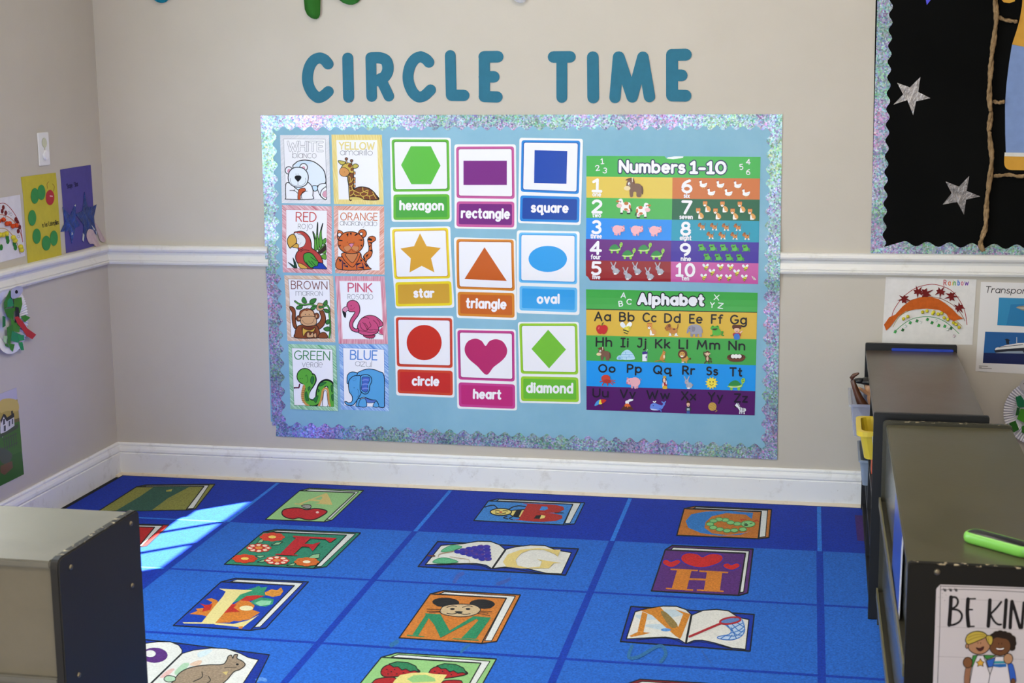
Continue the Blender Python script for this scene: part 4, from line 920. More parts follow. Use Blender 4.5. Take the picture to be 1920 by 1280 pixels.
for c, p, q in (('1', (184, 132), (208, 130)), ('2', (138, 196), (170, 190)), ('3', (200, 214), (230, 220)), ('4', (1524, 136), (1558, 136)), ('5', (1466, 186), (1494, 182)), ('6', (1524, 230), (1556, 232))): a.text('f0e8f0', c, p, q, 46, 8)
for c, wd, p, q, wp, wq in (('1', 'one', (108, 384), (180, 386), (107, 430), (180, 432)), ('2', 'two', (106, 578), (182, 580), (106, 622), (180, 624)), ('3', 'three', (106, 768), (176, 770), (90, 815), (188, 817)), ('4', 'four', (92, 958), (178, 960), (94, 1006), (178, 1008)), ('5', 'five', (102, 1146), (176, 1148), (106, 1190), (174, 1192)),
    ('6', 'six', (936, 392), (1014, 394), (948, 443), (998, 445)), ('7', 'seven', (934, 586), (1012, 588), (910, 638), (1026, 640)), ('8', 'eight', (926, 782), (1002, 784), (914, 830), (1014, 832)), ('9', 'nine', (922, 978), (1000, 980), (924, 1022), (1010, 1024)), ('10', 'ten', (884, 1160), (1042, 1163), (932, 1202), (994, 1204))):
    a.text('f2eff2', c, p, q, 106, 25, gap=.3); a.text('f0ecf0', wd, wp, wq, 37, 8.5, gap=.3)
draw(a, 'horse', 482, 350, 88)
draw(a, 'cow', 395, 525, 72); draw(a, 'cow', 570, 563, 72, True)
for x, y in ((345, 736), (515, 740), (685, 744)): draw(a, 'pig', x, y, 52, kx=1.15)
for x, y in ((320, 904), (440, 958), (588, 908), (706, 962)): draw(a, 'turtle', x, y, 52, kx=1.22)
for x, y in ((312, 1094), (424, 1142), (512, 1097), (628, 1144), (720, 1098)): draw(a, 'rabbit', x, y, 58, kx=.85)
for x, y in ((1122, 322), (1280, 325), (1440, 328), (1196, 396), (1355, 400), (1517, 402)): draw(a, 'duck', x, y, 42)
for x, y in ((1158, 525), (1318, 528), (1478, 530), (1094, 588), (1254, 592), (1412, 594), (1572, 596)): draw(a, 'cat', x, y, 52, kx=.82)
for x, y in ((1112, 708), (1224, 710), (1333, 713), (1443, 715), (1192, 790), (1302, 792), (1413, 794), (1523, 796)): draw(a, 'dog', x, y, 34, kx=1.05)
for x, y in ((1117, 900), (1217, 902), (1318, 903), (1418, 905), (1520, 906), (1167, 988), (1268, 990), (1367, 992), (1467, 994)): draw(a, 'frog', x, y, 34, kx=1.15)
for x, y in ((1150, 1084), (1285, 1086), (1377, 1087), (1515, 1090), (1208, 1132), (1435, 1136), (1132, 1176), (1276, 1180), (1360, 1182), (1506, 1184)): draw(a, 'bee', x, y, 33)
a.poly('c8b4b8', '1570,1160 1600,1175 1615,1200 1590,1200', kind='foil')
tag(a.build('number_poster', bump=True), 'laminated poster headed Numbers 1-10 with rows of counted animals', 'poster', GPO)

a = Art(WALL, 'gloss', step=2.2e-5, h=BOARD_H); a.crop(1090, 530, 4.9235)
QL = [(45, 58), (46, 243), (47, 483), (48, 716), (48, 952), (48, 1170)]; QR = [(1628, 90), (1622, 272), (1617, 520), (1612, 760), (1606, 998), (1600, 1222)]
a.prism('46aa4a', [QL[0], QR[0], QR[5], (1000, 1206), QL[5]], .0005)
for i, c in enumerate(('45a948', 'ddb43c', '45a748', '1797ea', '520a62')):
    a.poly(c, [QL[i], QR[i], QR[i+1]] + ([(1000, 1206)] if i == 4 else []) + [QL[i+1]]); a.h -= a.step
a.h += a.step
a.line('14140e', [QL[1], QR[1]], 7, cap=False)
t2('Alphabet', (532, 190), (1122, 202), 86, 30, 50, '12161a', gap=.34)
for c, p, q in (('A', (368, 134), (408, 138)), ('B', (352, 216), (384, 212)), ('C', (420, 194), (458, 198)), ('X', (1226, 154), (1268, 158)), ('Y', (1188, 224), (1224, 228)), ('Z', (1262, 230), (1304, 236))): a.text('ecf0ec', c, p, q, 46, 9)
for txt, x0, x1, y, cap in (('Aa', 126, 268, 346, 76), ('Bb', 356, 486, 350, 76), ('Cc', 572, 688, 356, 76), ('Dd', 772, 910, 362, 76), ('Ee', 1002, 1112, 368, 76), ('Ff', 1204, 1298, 371, 76), ('Gg', 1380, 1522, 376, 76),
    ('Hh', 140, 278, 582, 76), ('!i', 368, 430, 587, 76), ('Jj', 520, 594, 590, 76), ('Kk', 688, 816, 598, 76), ('Ll', 904, 978, 602, 76), ('Mm', 1072, 1274, 608, 76), ('Nn', 1364, 1506, 615, 76),
    ('Oo', 164, 310, 820, 66), ('Pp', 428, 552, 824, 70), ('Qq', 670, 826, 834, 70), ('Rr', 938, 1042, 840, 72), ('Ss', 1158, 1256, 846, 70), ('Tt', 1374, 1480, 856, 72),
    ('Uu', 110, 246, 1050, 72), ('Vv', 362, 496, 1058, 72), ('Ww', 608, 812, 1066, 72), ('Xx', 928, 1054, 1076, 72), ('Yy', 1174, 1302, 1084, 72), ('Zz', 1416, 1530, 1096, 72)):
    a.text('160c10' if y < 900 else '1c0422', txt, (x0, y), (x1, y+1.5), cap, 14.5, gap=.3)
for n, x, y, s, fl, kx in (('apple', 192, 420, 54, 0, 1), ('bee', 415, 420, 60, 0, 1), ('cat', 648, 425, 58, 0, .85), ('dog', 836, 432, 55, 0, 1.15), ('elephant', 1048, 437, 55, 0, 1.3), ('frog', 1252, 440, 52, 0, 1.25), ('girl', 1436, 452, 66, 0, .85),
    ('horse', 206, 652, 60, 0, 1.08), ('igloo', 410, 660, 54, 0, 1.45), ('juice', 588, 668, 56, 0, .7), ('kangaroo', 738, 668, 58, 0, .98), ('lion', 948, 674, 62, 0, 1), ('monkey', 1165, 682, 62, 0, .85), ('nest', 1430, 684, 52, 0, 1.6),
    ('octopus', 238, 893, 56, 0, 1.3), ('pig', 483, 912, 58, 1, 1.15), ('queen', 768, 912, 62, 0, .62), ('rabbit', 986, 918, 58, 0, .85), ('sun', 1203, 922, 60, 0, 1), ('turtle', 1430, 932, 58, 0, 1.38),
    ('umbrella', 178, 1112, 52, 0, 1.05), ('volcano', 424, 1120, 52, 0, 1.15), ('whale', 706, 1136, 54, 0, 1.35), ('boy', 988, 1146, 58, 0, .62), ('yarn', 1213, 1142, 48, 0, 1), ('zebra', 1468, 1156, 50, 0, 1.1)): draw(a, n, x, y, s, bool(fl), kx=kx)
tag(a.build('alphabet_poster', bump=True), 'laminated Alphabet poster with a picture for every letter, below the numbers poster', 'poster', GPO)

# ================================================================ teal wall letters
GL = 'teal letters above the bulletin board'
k1 = (560, 85, 8.727); k2 = (745, 85, 8.727); k3 = (1020, 80, 6.6207)
TE = '2f6f86'
for crop, ch, strokes, lab in (
    (k1, 'c', [('484,306 440,250 400,222 340,206 250,245 180,350 148,500 160,640 220,770 300,845 350,852 420,815 486,755', 178)], 'teal cut-out letter C at the very left of CIRCLE'),
    (k1, 'i', [('805,208 820,850', 178)], 'teal cut-out letter I between the C and R of CIRCLE'),
    (k1, 'r', [('1182,200 1197,838', 172), ('1190,205 1330,205 1425,245 1460,330 1455,430 1400,520 1290,575 1200,575', 186), ('1340,540 1478,832', 172)], 'teal cut-out letter R in CIRCLE'),
    (k2, 'c', [('518,278 470,225 400,190 370,188 290,225 215,330 178,480 190,620 250,760 330,835 390,842 460,810 545,728', 178)], 'teal cut-out letter C between the R and L of CIRCLE'),
    (k2, 'l', [('868,165 884,815', 175), ('892,816 1088,818', 186)], 'teal cut-out letter L in CIRCLE'),
    (k2, 'e', [('1425,185 1427,832', 182), ('1425,188 1642,186', 192), ('1425,515 1580,515', 188), ('1425,836 1632,844', 184)], 'teal cut-out letter E at the end of CIRCLE'),
    (k3, 't', [('120,178 322,176', 145), ('222,180 222,680', 134)], 'teal cut-out letter T that starts TIME'),
    (k3, 'i', [('607,180 612,680', 146)], 'teal cut-out letter I in TIME'),
    (k3, 'm', [('925,178 882,680', 140), ('930,178 1095,672', 142), ('1228,180 1095,672', 142), ('1228,180 1310,668', 142)], 'teal cut-out letter M in TIME'),
    (k3, 'e', [('1590,150 1590,655', 148), ('1590,152 1760,148', 148), ('1590,405 1710,405', 144), ('1590,655 1757,658', 146)], 'teal cut-out letter E at the end of TIME')):
    a = Art(WALL, 'foam'); a.crop(*crop)
    for i, (s, w) in enumerate(strokes):
        a.h = .0006; a.line(TE, s, w, sm=len(s.split()) > 3, t=.0022+i*4e-5, n=5)
    tag(a.build('wall_letter'), lab, 'letter', GL)
# ================================================================ the alphabet rug
DB, LB, LN, LL = '0730a2', '2163c2', '0636a4', '2a78d8'
a = Art(FLOOR, 'rug', step=4e-5)
def raw(col, q, z):
    b = len(a.V); a.V += [Vector((x, y, z)) for x, y in q]
    a.F.append(list(range(b, b+len(q)))); a.MI.append(a.mi(col))
def grid(i): return (.672, 1.349, 2.023, 2.697, 3.372)[i]
def gx(i, y): return grid(i) - .0126*y
def gy(j, x): return (-.563, -1.079, -1.614, -2.148, -2.68)[j] + .0025*(x-1.6)
XL, XR, YB, YF = -.0, 4.0, -.031, -3.2
base = [(.0152, YB), (XR, YB), (XR, YF), (.0152, YF)]
Z = .012
raw(DB, base, Z)
for i in range(4):
    p, q = base[i], base[(i+1) % 4]
    b = len(a.V); a.V += [Vector((*p, .0005)), Vector((*q, .0005)), Vector((*q, Z)), Vector((*p, Z))]
    a.F.append([b, b+1, b+2, b+3]); a.MI.append(a.mi('0a0e10'))
raw('0a0e10', [(.0152, YB), (.034, YB), (.034, YF), (.0152, YF)], Z+3e-5)
raw('0a1c50', [(.034, YB), (XR, YB), (XR, YB-.006), (.034, YB-.006)], Z+3e-5)
raw(LB, [(gx(0, -.56), gy(0, .67)), (3.40, gy(0, 3.4)), (3.44, gy(4, 3.4)), (gx(0, -2.68), gy(4, .67))], Z+4e-5)
def vline(col, i, y0, y1, w, h):
    n = 6
    for k in range(n):
        ya, yb = y0+(y1-y0)*k/n, y0+(y1-y0)*(k+1)/n
        raw(col, [(gx(i, ya)-w/2, ya), (gx(i, ya)+w/2, ya), (gx(i, yb)+w/2, yb), (gx(i, yb)-w/2, yb)], h)
for i in range(4):
    vline(LL, i, YB-.01, gy(0, grid(i)), .014, Z+8e-5)
    vline(LN, i, gy(0, grid(i)), gy(4, grid(i)), .021, Z+8e-5)
for j in range(4):
    if j: raw(LN, [(gx(0, -1), gy(j, .67)-.008), (3.4, gy(j, 3.4)-.008), (3.4, gy(j, 3.4)+.008), (gx(0, -1), gy(j, .67)+.008)], Z+12e-5)
    raw(LL, [(.04, gy(j, .0)-.006), (gx(0, -1)-.01, gy(j, .67)-.006), (gx(0, -1)-.01, gy(j, .67)+.006), (.04, gy(j, .0)+.006)], Z+12e-5)
a.h = 2e-4
OL = '141618'
def book(cover, back, pages, col, w, pcol='d8dad6'):
    a.h = 2e-4
    c = P(cover); b = P(back)
    bk = [c[0]] + b[1:] + [c[2]]
    a.poly(col, [c[0], b[1], b[2], b[3], c[2]]); a.line(OL, bk, w)
    a.poly(pcol, pages); a.line(OL, P(pages), w*.7, closed=True)
    a.poly(col, c); a.line(OL, c, w, closed=True)
def flower(cx, cy, rx, ry, c1, c2, cc):
    for k in range(8):
        t = 2*math.pi*k/8; x, y = cx+rx*.62*math.cos(t), cy+ry*.62*math.sin(t)
        a.ell(c1, x, y, rx*.36, ry*.40, n=10)
        if c2: a.ell(c2, cx+rx*.66*math.cos(t), cy+ry*.66*math.sin(t), rx*.2, ry*.24, n=8)
    a.ell(cc, cx, cy, rx*.3, ry*.32, n=12)
def openbook(outer, left, right, col, w, gut, pc='dad9d2'):
    a.h = 2e-4
    a.poly(col, outer); a.line(OL, P(outer), w, closed=True)
    a.poly(pc, left, sm=False); a.line(OL, P(left), w*.8, closed=True); a.poly(pc, right); a.line(OL, P(right), w*.8, closed=True)
    a.line(OL, gut, w*1.5)
# -- A apple
a.crop(400, 880, 4.5714)
book('740,182 1215,200 948,449 447,428', '740,182 825,160 1287,180 1020,432', '780,184 830,168 1245,190 1000,426 972,428 1215,200', '98c884', 8)
a.poly('d8c078', '975,203 1000,250 1022,304 872,292 905,284 935,240 925,226'); a.line('d8c078', '965,208 860,250 740,296', 11); a.line('d8c078', '700,294 770,300', 8); a.line('d8c078', '820,262 930,268', 13)
a.blob('bc2026', '588,378 605,345 680,330 745,332 800,345 870,335 945,344 975,362 945,390 870,428 800,432 735,415 680,425 615,408', 9, OL)
a.blob('9c9c98', '755,312 800,302 835,308 832,332 795,335', 6, OL); a.ell('e8c8c0', 892, 368, 14, 9)
# -- F flowers
book('430,535 1142,562 860,848 95,812', '430,535 540,513 1262,543 968,833', '500,534 548,522 1218,552 925,830 880,832 1142,562', '2c8468', 9)
for s in ('370,635 400,600 440,590 420,625', '495,650 540,625 595,620 560,645', '360,740 430,735 440,745 400,760', '375,795 420,775 450,770 430,795', '800,765 850,730 915,722 905,760 860,765', '625,825 680,805 710,800 690,825'): a.blob('8cc090', s, 5, OL, sm=False)
for x, y, c1, c2, cc in ((505, 580, 'd0402a', None, 'f0c860'), (390, 675, 'cc3428', 'f0d8c0', 'e08a3a'), (270, 768, 'd0401f', None, 'f0c860'), (545, 785, 'cc3428', 'f0d8c0', 'e08a3a'), (800, 798, 'd06a28', None, 'f4e8c8')): flower(x, y, 112, 38, c1, c2, cc)
for s in ('722,580 842,586 682,742 565,738', '680,574 1058,595 1000,634 962,606 800,596 690,590', '765,642 850,648 920,627 852,706 822,672 745,666', '528,737 545,729 720,738 722,746'): a.poly('b8222a', s)
# -- B bee
a.crop(780, 880, 4.5714)
book('620,270 1345,298 1260,475 495,438', '620,270 700,252 1446,285 1358,466', '690,268 712,256 1412,288 1320,459 1275,462 1345,298', '3c82cc', 9)
for s in ('590,322 625,312 670,308 700,335', '800,340 830,322 880,312 940,318'): a.line(OL, s, 9, sm=True)
a.blob('e2cf78', '800,360 900,345 1030,342 1110,365 1060,405 940,412 830,400', 8, OL)
for s in ('860,350 910,346 880,408 830,398', '1040,345 1080,350 1040,412 1000,410'): a.poly(OL, s)
for s in ('780,402 750,415 790,425', '830,405 800,420 830,432', '1040,405 1020,425 1080,428', '1090,395 1080,412 1120,412'): a.line(OL, s, 8, sm=True)
a.ell('e2cf78', 728, 365, 92, 30, w=9, lc=OL)
a.line(OL, '680,358 700,352 715,356', 6); a.line(OL, '745,356 765,352 785,358', 6); a.ell('c83028', 726, 366, 15, 6); a.line(OL, '680,374 725,383 770,374', 6, sm=True)
for s in ('905,290 1080,298 1000,446 820,432 880,428 955,300', '1070,297 1190,303 1262,320 1272,345 1220,370 1130,374 1030,370', '1030,372 1170,376 1252,395 1255,420 1200,442 1080,450 985,446'): a.poly('ac2f26', s)
for s in ('1078,317 1125,320 1132,340 1100,352 1058,350', ): a.poly('3c82cc', s)
a.poly(OL, '1030,395 1075,392 1060,425 1008,422'); a.poly('e2cf78', '1075,392 1110,398 1100,418 1060,425'); a.line(OL, '1190,374 1262,374', 7)
# -- G open book with grapes
openbook('185,618 1392,680 1282,905 18,832', '215,650 400,636 530,615 640,617 715,645 765,686 650,850 600,820 520,806 400,806 80,815', '765,686 850,664 980,648 1105,652 1200,690 1332,713 1248,895 1120,890 960,852 850,836 760,836 650,850', '0c349c', 11, '765,690 655,848')
a.line(OL, '180,822 420,812 560,824 640,856', 7, sm=True); a.line(OL, '670,852 760,844 880,858 1060,888', 7, sm=True)
for cx, cy, n in ((360, 705, 1), (405, 692, 2), (455, 680, 3), (505, 672, 4), (555, 664, 5), (605, 664, 5)):
    for k in range(n): a.ell('2a2a9a' if (cx//50+k) % 2 else '3d2f98', cx+k*3, cy+k*26, 34, 17, n=10)
for cx, cy in ((430, 690), (430, 720), (480, 700), (520, 730), (560, 690), (570, 730), (600, 770), (560, 655)): a.ell('5a3a88', cx, cy, 14, 8, n=8)
a.blob('5cae80', '215,705 260,670 320,652 395,665 340,690 280,708', 5, '3c8a60'); a.blob('5cae80', '145,800 180,770 240,760 300,770 360,795 260,808', 5, '3c8a60')
a.line('b09878', '190,755 200,730 260,715 320,705', 6, sm=True); a.line('c0a890', '290,750 380,765 450,775 460,800', 5, sm=True)
a.poly('dcc67c', '1240,690 1215,752 1190,728 1090,690 985,690 900,722 852,778 870,826 960,846 1060,836 1080,792 1035,772 1250,806 1180,806 1140,850 900,852 775,838 745,795 785,732 900,690 1050,676 1180,690')
a.line('6a3c2c', '105,742 160,744', 12)
# -- C caterpillar
a.crop(1130, 900, 3.368)
book('515,180 1002,198 982,370 468,348', '515,180 580,165 1066,185 1050,362', '572,178 590,170 1042,190 1028,356 988,362 1002,198', 'bd7228', 8)
a.poly('2f78c0', '950,206 942,246 905,218 780,208 690,228 650,265 642,300 690,336 790,348 900,332 942,318 870,345 740,352 620,334 540,300 524,258 560,215 650,198 800,194')
for x, y in ((850, 276), (808, 268), (775, 252), (735, 248), (700, 258), (678, 278), (698, 300), (740, 312), (785, 320), (832, 318), (885, 312)): a.ell('84c67c', x, y, 24, 12, w=4, lc='3c8a50', n=12)
a.ell('84c67c', 918, 278, 44, 20, w=4, lc='3c8a50'); a.line('c03a28', '880,258 870,250 905,250', 5); a.line('c03a28', '950,262 975,254 985,264', 5); a.ell(OL, 905, 285, 14, 5); a.line(OL, '895,272 910,276', 4); a.line(OL, '930,276 945,272', 4)
# -- D and others at the rim
a.h = 2e-4; a.poly('43246e', '1592,220 1760,228 1790,395 1608,382')
# -- H hearts
book('395,440 902,462 858,728 308,700', '395,440 440,412 950,435 916,712', '430,440 447,424 926,447 890,706 866,710 902,462', '572a74', 9)
for s in ('630,487 680,468 740,472 757,495 725,525 630,550 545,535 500,505 505,475 545,462 600,470', '430,517 470,505 490,518 440,548 390,532 382,512 405,504', '812,537 848,526 864,543 818,566 772,552 764,535 790,526'):
    a.line('3a2a98', P(s), 14, closed=True, sm=True); a.poly('c42422', s, sm=True)
for s in ('472,562 562,568 530,692 436,684', '660,572 756,578 740,697 640,692', '430,559 602,567 600,576 428,568', '400,680 572,690 570,700 398,688', '610,570 794,580 790,589 610,580', '595,690 767,699 763,708 595,699', '540,619 664,624 662,635 536,631'): a.poly('cc7c28', s)
# -- L leaves
a.crop(260, 1060, 5.0526)
book('780,155 1475,190 1058,615 328,568', '780,155 920,120 1608,155 1205,592', '870,152 935,132 1556,165 1150,582 1095,584 1475,190', '0a3aa4', 11)
a.poly('2f8f6a', '900,350 940,280 1000,230 1080,215 1140,192 1160,210 1220,200 1190,250 1200,290 1100,300 960,330'); a.poly('cf8a30', '1195,255 1260,225 1310,235 1350,208 1370,245 1340,285 1270,298 1200,280')
a.poly('2f8f6a', '1060,350 1120,300 1220,310 1280,320 1270,365 1200,390 1120,380'); a.poly('8cc8a0', '1100,355 1160,330 1260,335 1240,370 1150,385')
a.poly('b8281f', '960,330 1020,290 1120,282 1190,288 1080,330 980,345'); a.poly('cc7a28', '480,460 560,430 540,410 640,400 700,350 640,320 690,310 740,330 800,400 900,370 960,330 1050,340 1100,380 1080,420 1150,445 1050,510 900,540 720,545 700,500 600,470')
a.poly('b8281f', '580,360 640,375 700,365 680,420 600,440 620,390'); a.poly('b8281f', '780,460 830,390 860,362 930,370 900,400 960,440 880,440 800,455'); a.ell('e8dfae', 1020, 405, 65, 24)
a.poly('0a3aa4', '850,548 900,525 960,530 1000,515 990,535 890,550')
for s in ('762,220 1080,236 960,278 725,546 590,548 800,290 825,248', '415,540 590,540 725,540 720,556 430,550'): a.poly('dfd08c', s)
a.poly('dfd08c', '720,545 900,555 1040,520 1140,468 985,588 720,560'); a.poly('cc7a28', '950,580 990,575 980,600 945,598')
# -- open book with a brown squirrel
openbook('40,700 300,726 1238,845 1000,1330 -60,1330', '60,738 180,722 300,722 380,755 412,800 408,835 60,1190', '408,835 520,802 690,782 830,786 960,832 1040,872 1135,893 870,1300 -40,1300 130,1110', '0c2f92', 11, '408,835 40,1190')
a.ell('542a72', 150, 850, 125, 72); a.ell('dad9d2', 110, 835, 52, 32)
for c, s in (('c8d8dc', '560,830 640,800 700,800 640,850 570,870'), ('d8b8a0', '490,930 560,900 600,905 570,945 500,950'), ('a8c8a8', '340,1010 420,930 480,930 440,990 370,1040'), ('dcb0a8', '200,1060 280,990 340,980 270,1050')): a.poly(c, s, sm=True)
a.blob('94806a', '300,1180 340,1080 400,1010 500,965 650,943 790,938 830,905 848,862 878,850 892,880 905,848 938,846 932,880 985,908 1008,945 960,985 900,1010 840,1080 770,1135 700,1140 640,1180', 9, OL)
a.blob('a8c8a8', '240,1080 270,1045 340,1055 345,1090 280,1105', 8, OL); a.poly('c8b070', '790,1010 850,1005 830,1040'); a.line(OL, '600,1010 600,1060 520,1100', 8, sm=True); a.line(OL, '660,1050 680,1090 640,1120', 8, sm=True); a.line(OL, '815,968 930,965', 5); a.ell(OL, 935, 938, 14, 10)
# -- M mouse
a.crop(640, 1080, 4.8)
book('800,160 1486,198 1262,605 520,555', '800,160 915,130 1612,168 1398,587', '880,160 930,141 1566,180 1352,582 1290,580 1486,198', 'c4762c', 11)
a.ell('1d1b1c', 940, 235, 122, 42, 2); a.ell('1d1b1c', 1268, 250, 114, 42, 2); a.ell('1d1b1c', 915, 255, 70, 22); a.ell('1d1b1c', 1290, 275, 70, 20)
a.blob('c8b08a', '890,310 920,272 1000,256 1100,252 1200,262 1250,295 1235,330 1160,358 1060,366 950,352 895,332', 7, OL)
for x in (1000, 1140): a.ell(OL, x, 296, 22, 9); a.line(OL, [(x-50, 282), (x, 268), (x+40, 276)], 6, sm=True)
a.blob(OL, '1020,320 1060,316 1095,322 1060,340', 0); a.line(OL, '950,335 1000,342 1055,332 1110,346 1160,338', 7, sm=True)
for s in ('770,298 890,302', '772,318 890,318', '790,332 900,322', '1240,315 1355,322', '1230,325 1320,335', '1225,335 1335,356'): a.line(OL, s, 5)
for s in ('768,338 806,348 692,538 640,528', '590,528 745,542 742,551 588,538', '750,336 892,344 975,492 892,556 835,438', '975,492 1185,364 1240,372 895,556', '1180,362 1348,374 1212,566 1078,562 1235,400', '1004,560 1238,574 1236,583 1002,569'): a.poly('27835a', s)
# -- S strawberries
book('360,730 1257,782 1050,1150 60,1100', '360,730 500,690 1396,745 1180,1130', '450,728 512,705 1338,765 1110,1130 1040,1130 1257,782', '8fc07a', 11)
for dx, dy, sx in ((0, 0, 1), (430, 18, 1)):
    a.blob('a41d20', [(355+dx, 870+dy), (385+dx, 815+dy), (470+dx, 790+dy), (600+dx, 800+dy), (690+dx, 840+dy), (700+dx, 865+dy), (600+dx, 890+dy), (480+dx, 905+dy), (390+dx, 905+dy)], 9, OL)
    a.blob('2a7a50', [(430+dx, 790+dy), (500+dx, 770+dy), (600+dx, 778+dy), (670+dx, 810+dy), (700+dx, 865+dy), (660+dx, 850+dy), (620+dx, 858+dy), (580+dx, 835+dy), (545+dx, 845+dy), (510+dx, 815+dy), (470+dx, 818+dy)], 8, OL, sm=False)
    for x, y in ((410, 840), (450, 860), (420, 880), (500, 880), (480, 840), (560, 870)): a.ell(OL, x+dx, y+dy, 8, 5, n=8)
a.blob('a41d20', '280,960 330,925 480,915 500,1000 250,1010', 9, OL); a.blob('a41d20', '900,960 960,940 1080,945 1060,1000 900,1010', 9, OL)
a.poly('ddcf80', '440,1000 480,940 530,892 640,872 760,870 830,882 950,890 890,975 850,1010'); a.poly('8fc07a', '590,930 650,895 760,890 840,920 850,950 640,960')
# -- N open book with net
a.crop(1060, 1120, 4.8)
openbook('590,80 1700,152 1662,482 496,396', '628,128 740,98 880,77 1000,79 1085,108 1140,158 1085,415 1020,375 900,356 720,364 548,373', '1140,158 1240,116 1360,107 1470,120 1560,180 1652,198 1622,467 1500,455 1340,408 1230,384 1160,386 1085,415', '0b2f9c', 13, '1135,160 1086,405')
a.line(OL, '640,382 860,364 980,378 1060,415', 6, sm=True); a.line(OL, '1110,418 1180,398 1300,412 1500,462', 6, sm=True)
for s in ('630,160 740,150 900,110 1050,120 1080,150 900,190 700,200', '700,250 850,240 940,260 930,300 800,280'): a.poly('bccdd6', s, sm=True)
for s in ('692,128 740,148 702,312 650,306', '578,346 655,308 768,318 700,336 592,357', '676,118 852,84 1042,292 1034,374 985,342 780,160', '985,105 1125,150 1040,366 992,330 1060,150'): a.poly('c88028', s)
a.poly('8a7440', '860,140 900,130 1000,230 1000,270 940,260', sm=True); a.ell('5a8fd0', 905, 292, 45, 14)
a.poly('b4cbe4', '1430,238 1490,285 1478,330 1380,352 1400,375 1500,382 1580,350 1614,290 1592,200', sm=True)
for s in ('1430,240 1488,288 1476,332 1375,354 1390,374 1500,382 1582,350 1615,290 1590,200', '1450,240 1530,330 1590,340', '1500,240 1560,300 1605,310', '1550,230 1612,270', '1490,290 1560,250 1600,230', '1480,325 1560,300 1612,260', '1440,345 1540,345 1610,290', '1400,372 1440,345', '1470,380 1500,340', '1540,372 1520,330 1490,270'): a.line('2f6fc0', s, 8, sm=True)
a.line('a8222c', '1118,354 1290,280 1410,230', 20); a.ell('5a7fb8', 1485, 210, 95, 28, -8); a.ell(None, 1485, 210, 95, 28, -8, 16, 'a8222c')
for c, s, w in (('2f6a9c', '600,440 570,540 660,535 800,455 870,440 905,510 860,580', 30), ('2f5fae', '1230,480 1260,530 1310,590', 14)): a.line(c, s, w, sm=True)
book('560,775 1240,812 1180,960 480,960', '560,775 672,735 1300,772 1240,960', '640,774 690,755 1262,790 1190,960 1180,960 1240,812', '7c1c26', 11)
# -- olive and red books in the left border column
a.crop(0, 860, 3.048)
book('780,160 1166,157 1062,293 560,300', '780,160 832,149 1228,145 1118,285', '812,160 838,153 1195,150 1105,283 1065,286 1166,157', '86863e', 6)
a.poly('2c5648', '880,160 1085,159 960,225 865,296 660,298 800,215'); a.poly('a8a048', '950,180 985,172 980,186 950,188')
book('640,386 884,391 790,505 560,505', '640,386 690,372 966,378 838,498', '680,384 700,377 930,382 812,496 795,500 884,391', 'b01c1c', 6)
# -- faint crayon stains
for crop, c, s, w in (((780, 880, 4.5714), '3f5cb0', '330,960 360,910 400,890', 34), ((780, 880, 4.5714), '3a58a8', '700,980 760,960 800,940', 30), ((640, 1080, 4.8), '2a6aa0', '1080,680 1120,640 1150,620', 26), ((640, 1080, 4.8), '2a6aa0', '450,620 500,590', 40), ((260, 1060, 5.0526), '5a8cd4', '1110,1090 1160,1075 1200,1085', 34)):
    a.h = 2e-4; a.crop(*crop); a.line(c, s, w, sm=True)
rug = thing('alphabet_rug', 'blue grid rug printed with picture books for letters of the alphabet', 'rug', (2, -1.6, 0))
a.build('rug_pile', rug)
# ================================================================ things on the left wall
LO = .0006
GCH = 'children\'s crafts on the walls'
def piece(pl, crop, name, parent, col, pts, h, t=.0006, sm=True, kind='foam', extra=None):
    a = Art(pl, kind, h=h); a.crop(*crop); a.prism(col, pts, t, sm=sm)
    if extra: extra(a)
    return a.build(name, parent)
def circle(cx, cy, rx, ry, n=22): return [(cx+rx*math.cos(2*math.pi*k/n), cy+ry*math.sin(2*math.pi*k/n)) for k in range(n)]
# outlet
oc = LEFT(81, 279, 0)
ou = thing('electrical_outlet', 'white electrical outlet high on the left wall near the corner', 'outlet', oc)
box('faceplate', ink('e8e6e6', 'plastic'), (.0004, .0055, -.476, -.401, 1.2405, 1.3555), ou, .002)
def disc(name, m, c, ry, rz, x0, x1, parent, bev=.001):
    return extrude(name, m, 0, [(c[0]+ry*math.cos(2*math.pi*k/24), c[1]+rz*math.sin(2*math.pi*k/24)) for k in range(24)], x0, x1, parent, bev)
so_ = disc('socket', ink('c9cbb0', 'plastic'), (-.437, 1.3195), .0175, .0175, .0055, .0075, ou)
for dy, dz, w, h in ((-.006, .003, .0022, .007), (.006, .003, .0022, .007), (0, -.008, .005, .005)):
    box('slot', ink('3a3a34'), (.0074, .0079, -.437+dy-w/2, -.437+dy+w/2, 1.3195+dz-h/2, 1.3195+dz+h/2), so_, 0)
disc('plug_cover', ink('f2f0f2', 'plastic'), (-.437, 1.276), .0175, .0175, .0055, .013, ou, .003)
disc('cover_screw', ink('b8b6a8', 'plastic'), (-.437, 1.2975), .003, .003, .0055, .0066, ou, 0)
